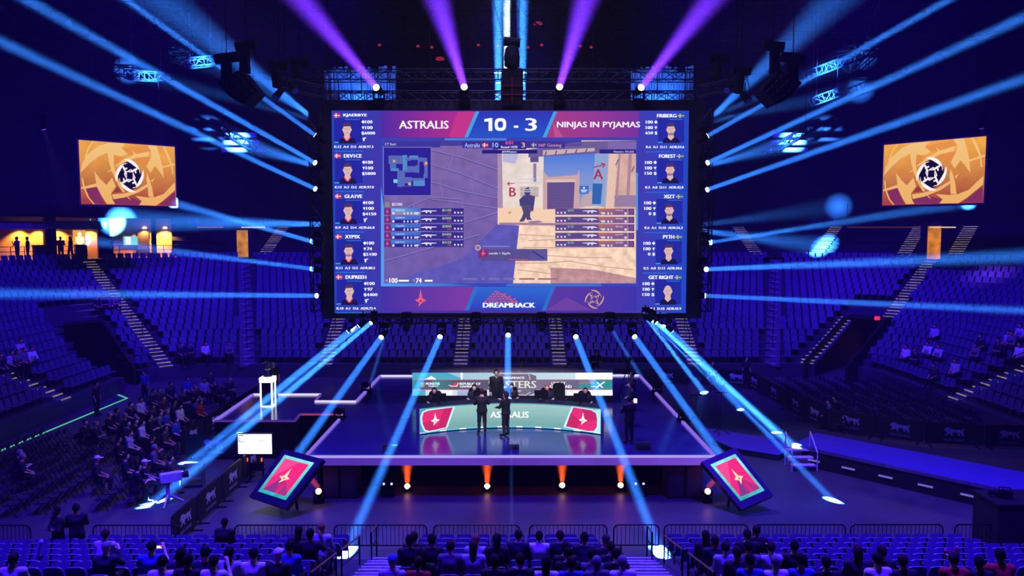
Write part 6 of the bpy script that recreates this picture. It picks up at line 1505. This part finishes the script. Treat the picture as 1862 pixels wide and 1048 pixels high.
# aisle steps and rails of the front stand
for sx, a in ((-1, AIS[0]), (1, AIS[1])):
    t = thing('aisle_stairs', 'steps with pale edges in the %s aisle of the front stand' % ('left' if sx < 0 else 'right'), 'stairs', (a, NY0, 0)); s1, s2 = MB(), MB()
    for i in range(9):
        for h in (0, 1):
            y = -NDY * i + .42 - .42 * h; z = NDZ * i + (NDZ / 2 if h else 0)
            if i == 0 and not h: continue
            s1.bbox((-.53, y - .42, z - .1 if i else 0), (.53, y, z + .012)); s2.bbox((-.53, y - .07, z + .012), (.53, y, z + .03))
    obj('step_tread', s1, mat('#6a6090', .6), t); obj('step_edging', s2, mat('#b8a8e0', .6), t)
    def rail(name, x, y0, y1, lab):
        i0, i1 = (NY0 - y0) / NDY * NDZ, (NY0 - y1) / NDY * NDZ; i0 = max(0, i0)
        t2 = thing('handrail', lab, 'handrail', (x, y0, i0)); dz = i1 - i0
        obj('top_bar', MB().path([(0, 0, .92), (0, y1 - y0, .92 + dz)], .024, 8), mat('#8a5a3a', .4, .3), t2); obj('mid_bar', MB().path([(0, 0, .5), (0, y1 - y0, .5 + dz)], .018, 8), STEEL, t2)
        for q in (0, 1): obj('post', MB().tube((0, (y1 - y0) * q, dz * q), (0, (y1 - y0) * q, .92 + dz * q), .024, n=8), STEEL, t2)
    w_ = 'left' if sx < 0 else 'right'
    rail('a', a + sx * .42, 22.0, 21.2, 'short looped handrail at the foot of the %s aisle' % w_); rail('b', a + sx * .64, 20.6, 18.4, 'middle handrail up the %s aisle' % w_); rail('c', a + sx * .66, 17.9, 15.6, 'upper handrail up the %s aisle, nearest the camera' % w_)

# ------------------------------------------------------------------ folding chairs and crowd on the arena floor
def make_chair(label, group):
    t = thing('folding_chair', label, 'chair', (0, 0, 0), 0, group); f = MB()
    for x in (-.235, .235): f.tube((x, -.26, .0), (x, .14, .42), .014, n=5); f.tube((x, .22, 0), (x, -.22, .85), .014, n=5)
    obj('frame', f, mat('#22222c', .35, .6), t); obj('seat', MB().rbox((0, 0, .415), (.46, .4, .04), .05), mat('#2a2834', .6), t); obj('backrest', MB().rbox((0, -.21, .72), (.46, .04, .22), .05, ax=1), mat('#2a2834', .6), t); return t
CP = make_chair('', ''); cfirst = [True]
def chair(x, y, rz, lab, g):
    if cfirst[0]: cfirst[0] = False; CP.location = (x, y, 0); CP.rotation_euler = (0, 0, rz); CP['label'] = lab; CP['group'] = g
    else: dup(CP, (x, y, 0), rz, lab, g)
GP = [(148, 768, 'black', 'hair_short'), (166, 771, 'black', 'hair_short'), (199, 754, 'black', 'hair_short'), (212, 747, 'navy', 'hair_short'), (255.5, 727, 'white', 'hair_short'), (237, 736, 'black', 'hair_short'), (284, 752, 'grey', 'hair_short'), (303, 749, 'blue', 'hair_short'), (327, 739, 'white', 'hair_short'), (258, 769, 'white', 'hair_short'), (236, 788, 'pale', 'hair_short'), (280, 814, 'grey', 'hair_short'), (176, 835, 'navy', 'cap'), (228, 830, 'navy', 'hair_short'), (262, 842, 'black', 'cap'), (382, 679, 'navy', 'hair_short'), (340, 689, 'blue', 'hair_short'), (371, 691, 'pale', 'hair_short'), (310, 699, 'navy', 'hair_short'), (364, 732, 'red', 'hair_short'), (310, 732, 'navy', 'hair_short'), (351, 727, 'blue', 'hair_long'), (265, 759, 'black', 'hair_short'), (246, 766, 'black', 'hair_long'), (232, 770, 'navy', 'hair_short'), (227, 756, 'black', 'hair_short'), (289, 710, 'brown', 'hair_short'), (278, 712, 'navy', 'hair_short'), (330, 712, 'navy', 'hair_short'), (297, 724, 'brown', 'hair_short'), (272, 740, 'navy', 'hair_short'), (320, 764, 'blue', 'hair_short'), (300, 779, 'brown', 'hair_short'), (268, 798, 'black', 'hair_short'), (25, 825, 'black', 'hair_short'), (40, 830, 'navy', 'hair_short'), (395, 700, 'navy', 'hair_short'), (414, 690, 'navy', 'hair_short'), (355, 705, 'brown', 'hair_short'), (215, 800, 'black', 'hair_short'), (240, 852, 'black', 'hair_short'), (300, 835, 'brown', 'hair_short')]
TN['brown'] = 'brown top'
used = []
GP.sort(key=lambda g: (-g[1], g[0]))
for k, g in enumerate(GP):
    p = onz(g[0], g[1], 1.32); a = math.atan2(33 - p.y, 0 - p.x) - math.pi / 2
    if p.y < 31.5: a = -math.pi / 2 + .5
    used.append((p.x, p.y)); rr = random.Random(k + 5)
    hc = rr.choice(('black', 'brown', 'black', 'grey')) if g[3] != 'cap' else 'white'
    prev = GP[k - 1] if k else None
    row = int((840 - g[1]) // 25)
    person('person in %s, %s, %s nearest in the left floor crowd' % (TN[g[2]], HN[g[3]].format(hc), ORDN[k]), (p.x, p.y, 0), a + rr.uniform(-.3, .3), 'sit_forward' if k % 3 == 0 else 'sit', g[2], 'shirt', g[3], hc, skin=rr.choice((0, 1, 1, 3)), far=True)
    chair(p.x, p.y, a, 'dark folding chair under a seated spectator in the left floor crowd', 'occupied chairs in the left floor crowd')
# empty chairs, left block: rows slanting away from the camera
nch = 0
ang = R(-62)
for r_ in range(13):
    for c_ in range(17):
        u, v = r_ * .98, c_ * .56
        x = -20.5 + u * math.cos(R(18)) * 1.0 + v * math.sin(R(18)) * -.0 + 0; y = 24.6 + v + u * .18
        if x > -12.6 - max(0, (y - 30)) * .25 or c_ in (8,) or r_ == 6: continue
        if any((x - a) ** 2 + (y - b) ** 2 < .45 for a, b in used): continue
        px, py = proj((x, y, .5))
        if px < -12 or (px > 235 and py > 835) or (px > 300 and py > 780): continue
        chair(x, y, R(-72), 'empty dark folding chair in the left floor block, %s row from the outer aisle' % ORDN[r_], 'left floor chairs, %s row' % ORDN[r_]); nch += 1
for r_ in range(8):
    for c_ in range(19):
        x = 15.6 + r_ * .98; y = 35.9 + c_ * .56 + max(0, r_ - 3) * .0
        if c_ in (9,) or y > 46.6 or y < 35.4 + (x - 15) * .16: continue
        chair(x, y, R(78), 'empty dark folding chair in the right floor block, %s row from the banner line' % ORDN[r_], 'right floor chairs, %s row' % ORDN[r_]); nch += 1
# two security people at the gap in the barriers, two more by the left stand
for (px, py, lab, rz) in ((104, 925, 'left one of two people in black standing at the gap in the front barriers', 2.5), (138, 921, 'right one of two people in black standing at the gap in the front barriers', .5)):
    p = onz(px, py, 1.72); person(lab, (p.x, p.y, 0), rz, 'stand_crossed', 'black', 'jacket', 'hair_short', 'black', skin=2)
for (px, py, lab, rz) in ((262, 675, 'person in a blue shirt standing in the aisle behind the left floor crowd', 2.9), (174, 697, 'person in dark clothes standing at the foot of the left stand', -1.6)):
    p = onz(px, py, 1.72); person(lab, (p.x, p.y, 0), rz, 'stand', 'blue' if px > 200 else 'black', 'shirt', 'hair_short', 'black', skin=1)
for (px, py, lab) in ((1519, 724, 'person in black sitting among the empty chairs behind the right banner line'), (1508, 731, 'person in a blue shirt sitting next to the right banner line')):
    p = onz(px, py, 1.32); person(lab, (p.x, p.y, 0), R(78), 'sit', 'black' if px > 1510 else 'blue', 'shirt', 'hair_short', 'brown', far=True); chair(p.x, p.y, R(78), 'dark folding chair under a spectator behind the right banner line', 'occupied chairs on the right floor')
# crew behind the stage
for (px, Yc, zb, pose, top, lab) in ((947, 37.3, ZS + .28, 'desk', 'grey', 'person seated behind the middle of the raised caster desk'), (1035, 37.3, ZS + .1, 'desk', 'navy', 'person bent low behind the right half of the raised caster desk'), (812, 37.3, ZS + .05, 'desk', 'navy', 'person seated low behind the left half of the raised caster desk'), (1083, 38.2, ZS + .3, 'stand_camera', 'black', 'person filming with raised hands behind the right end of the caster desk'), (1296, 46.0, 0, 'stand_crossed', 'navy', 'person standing by the banners behind the right rear of the stage, left of two'), (1357, 47.5, 0, 'stand', 'navy', 'person standing by the banners behind the right rear of the stage, right of two'), (497, 36.6, ZS - .0, 'stand', 'black', 'person in black standing just behind the trophy column')):
    x = ony(px, 660, Yc).x; person(lab, (x, Yc, zb), math.pi + .2, pose, top, 'shirt', 'hair_short', 'brown', skin=0, far=True)
    if pose == 'desk': gaming_chair(x, Yc - .02, math.pi, 'black chair under the ' + lab)
# a few people scattered through the bowl
def onbowl(px, py, h=1.3):
    d = ray(px, py).normalized(); t = 22.0
    while t < 110:
        q = CAM + d * t; o_ = off_of(q.x, q.y)
        if o_ > .3:
            i = min(N_ROW - 1, int(o_ / DR))
            if q.z < Z0 + DZ * i + h: n_ = outward(q); return q - n_ * (o_ - (i * DR + .26)), Z0 + DZ * i
        t += .05
    return None
BP = [(1694, 594, 'pale', 'top'), (1696, 625, 'white', 'shirt'), (1640, 637, 'white', 'shirt'), (1703, 633, 'pale', 's'), (1826, 606, 'pale', 's'), (1836, 611, 'grey', 's'), (1732, 657, 'pale', 's'), (1700, 668, 'navy', 's'), (1845, 638, 'white', 's'), (1812, 622, 'navy', 's'), (1770, 640, 'grey', 's'), (1784, 612, 'navy', 's'), (1852, 600, 'pale', 's'), (1660, 640, 'navy', 's'),
      (41, 632, 'pale', 's'), (20, 641, 'grey', 's'), (61, 637, 'white', 's'), (9, 652, 'navy', 's'), (30, 655, 'pale', 's'), (52, 648, 'grey', 's'), (374, 636, 'white', 's'), (343, 650, 'navy', 's'), (200, 545, 'grey', 's'), (190, 547, 'navy', 's'), (212, 540, 'grey', 's'), (180, 550, 'navy', 's'), (415, 664, 'grey', 's'), (330, 655, 'navy', 's')]
sides = collections.Counter()
for k, (px, py, top, _) in enumerate(sorted(BP)):
    r_ = onbowl(px, py)
    if not r_: continue
    q, zb = r_; w_ = 'left' if px < 900 else 'right'; sides[w_] += 1
    a = math.atan2(33 - q.y, -q.x) - math.pi / 2
    person('person in %s sitting in the %s stands, %s counted from the left' % (TN[top], w_, ORDN[sides[w_] - 1]), (q.x, q.y, zb), a, 'sit_forward' if k % 2 else 'sit', top, 'shirt', 'hair_short', 'brown', skin=1, far=True)
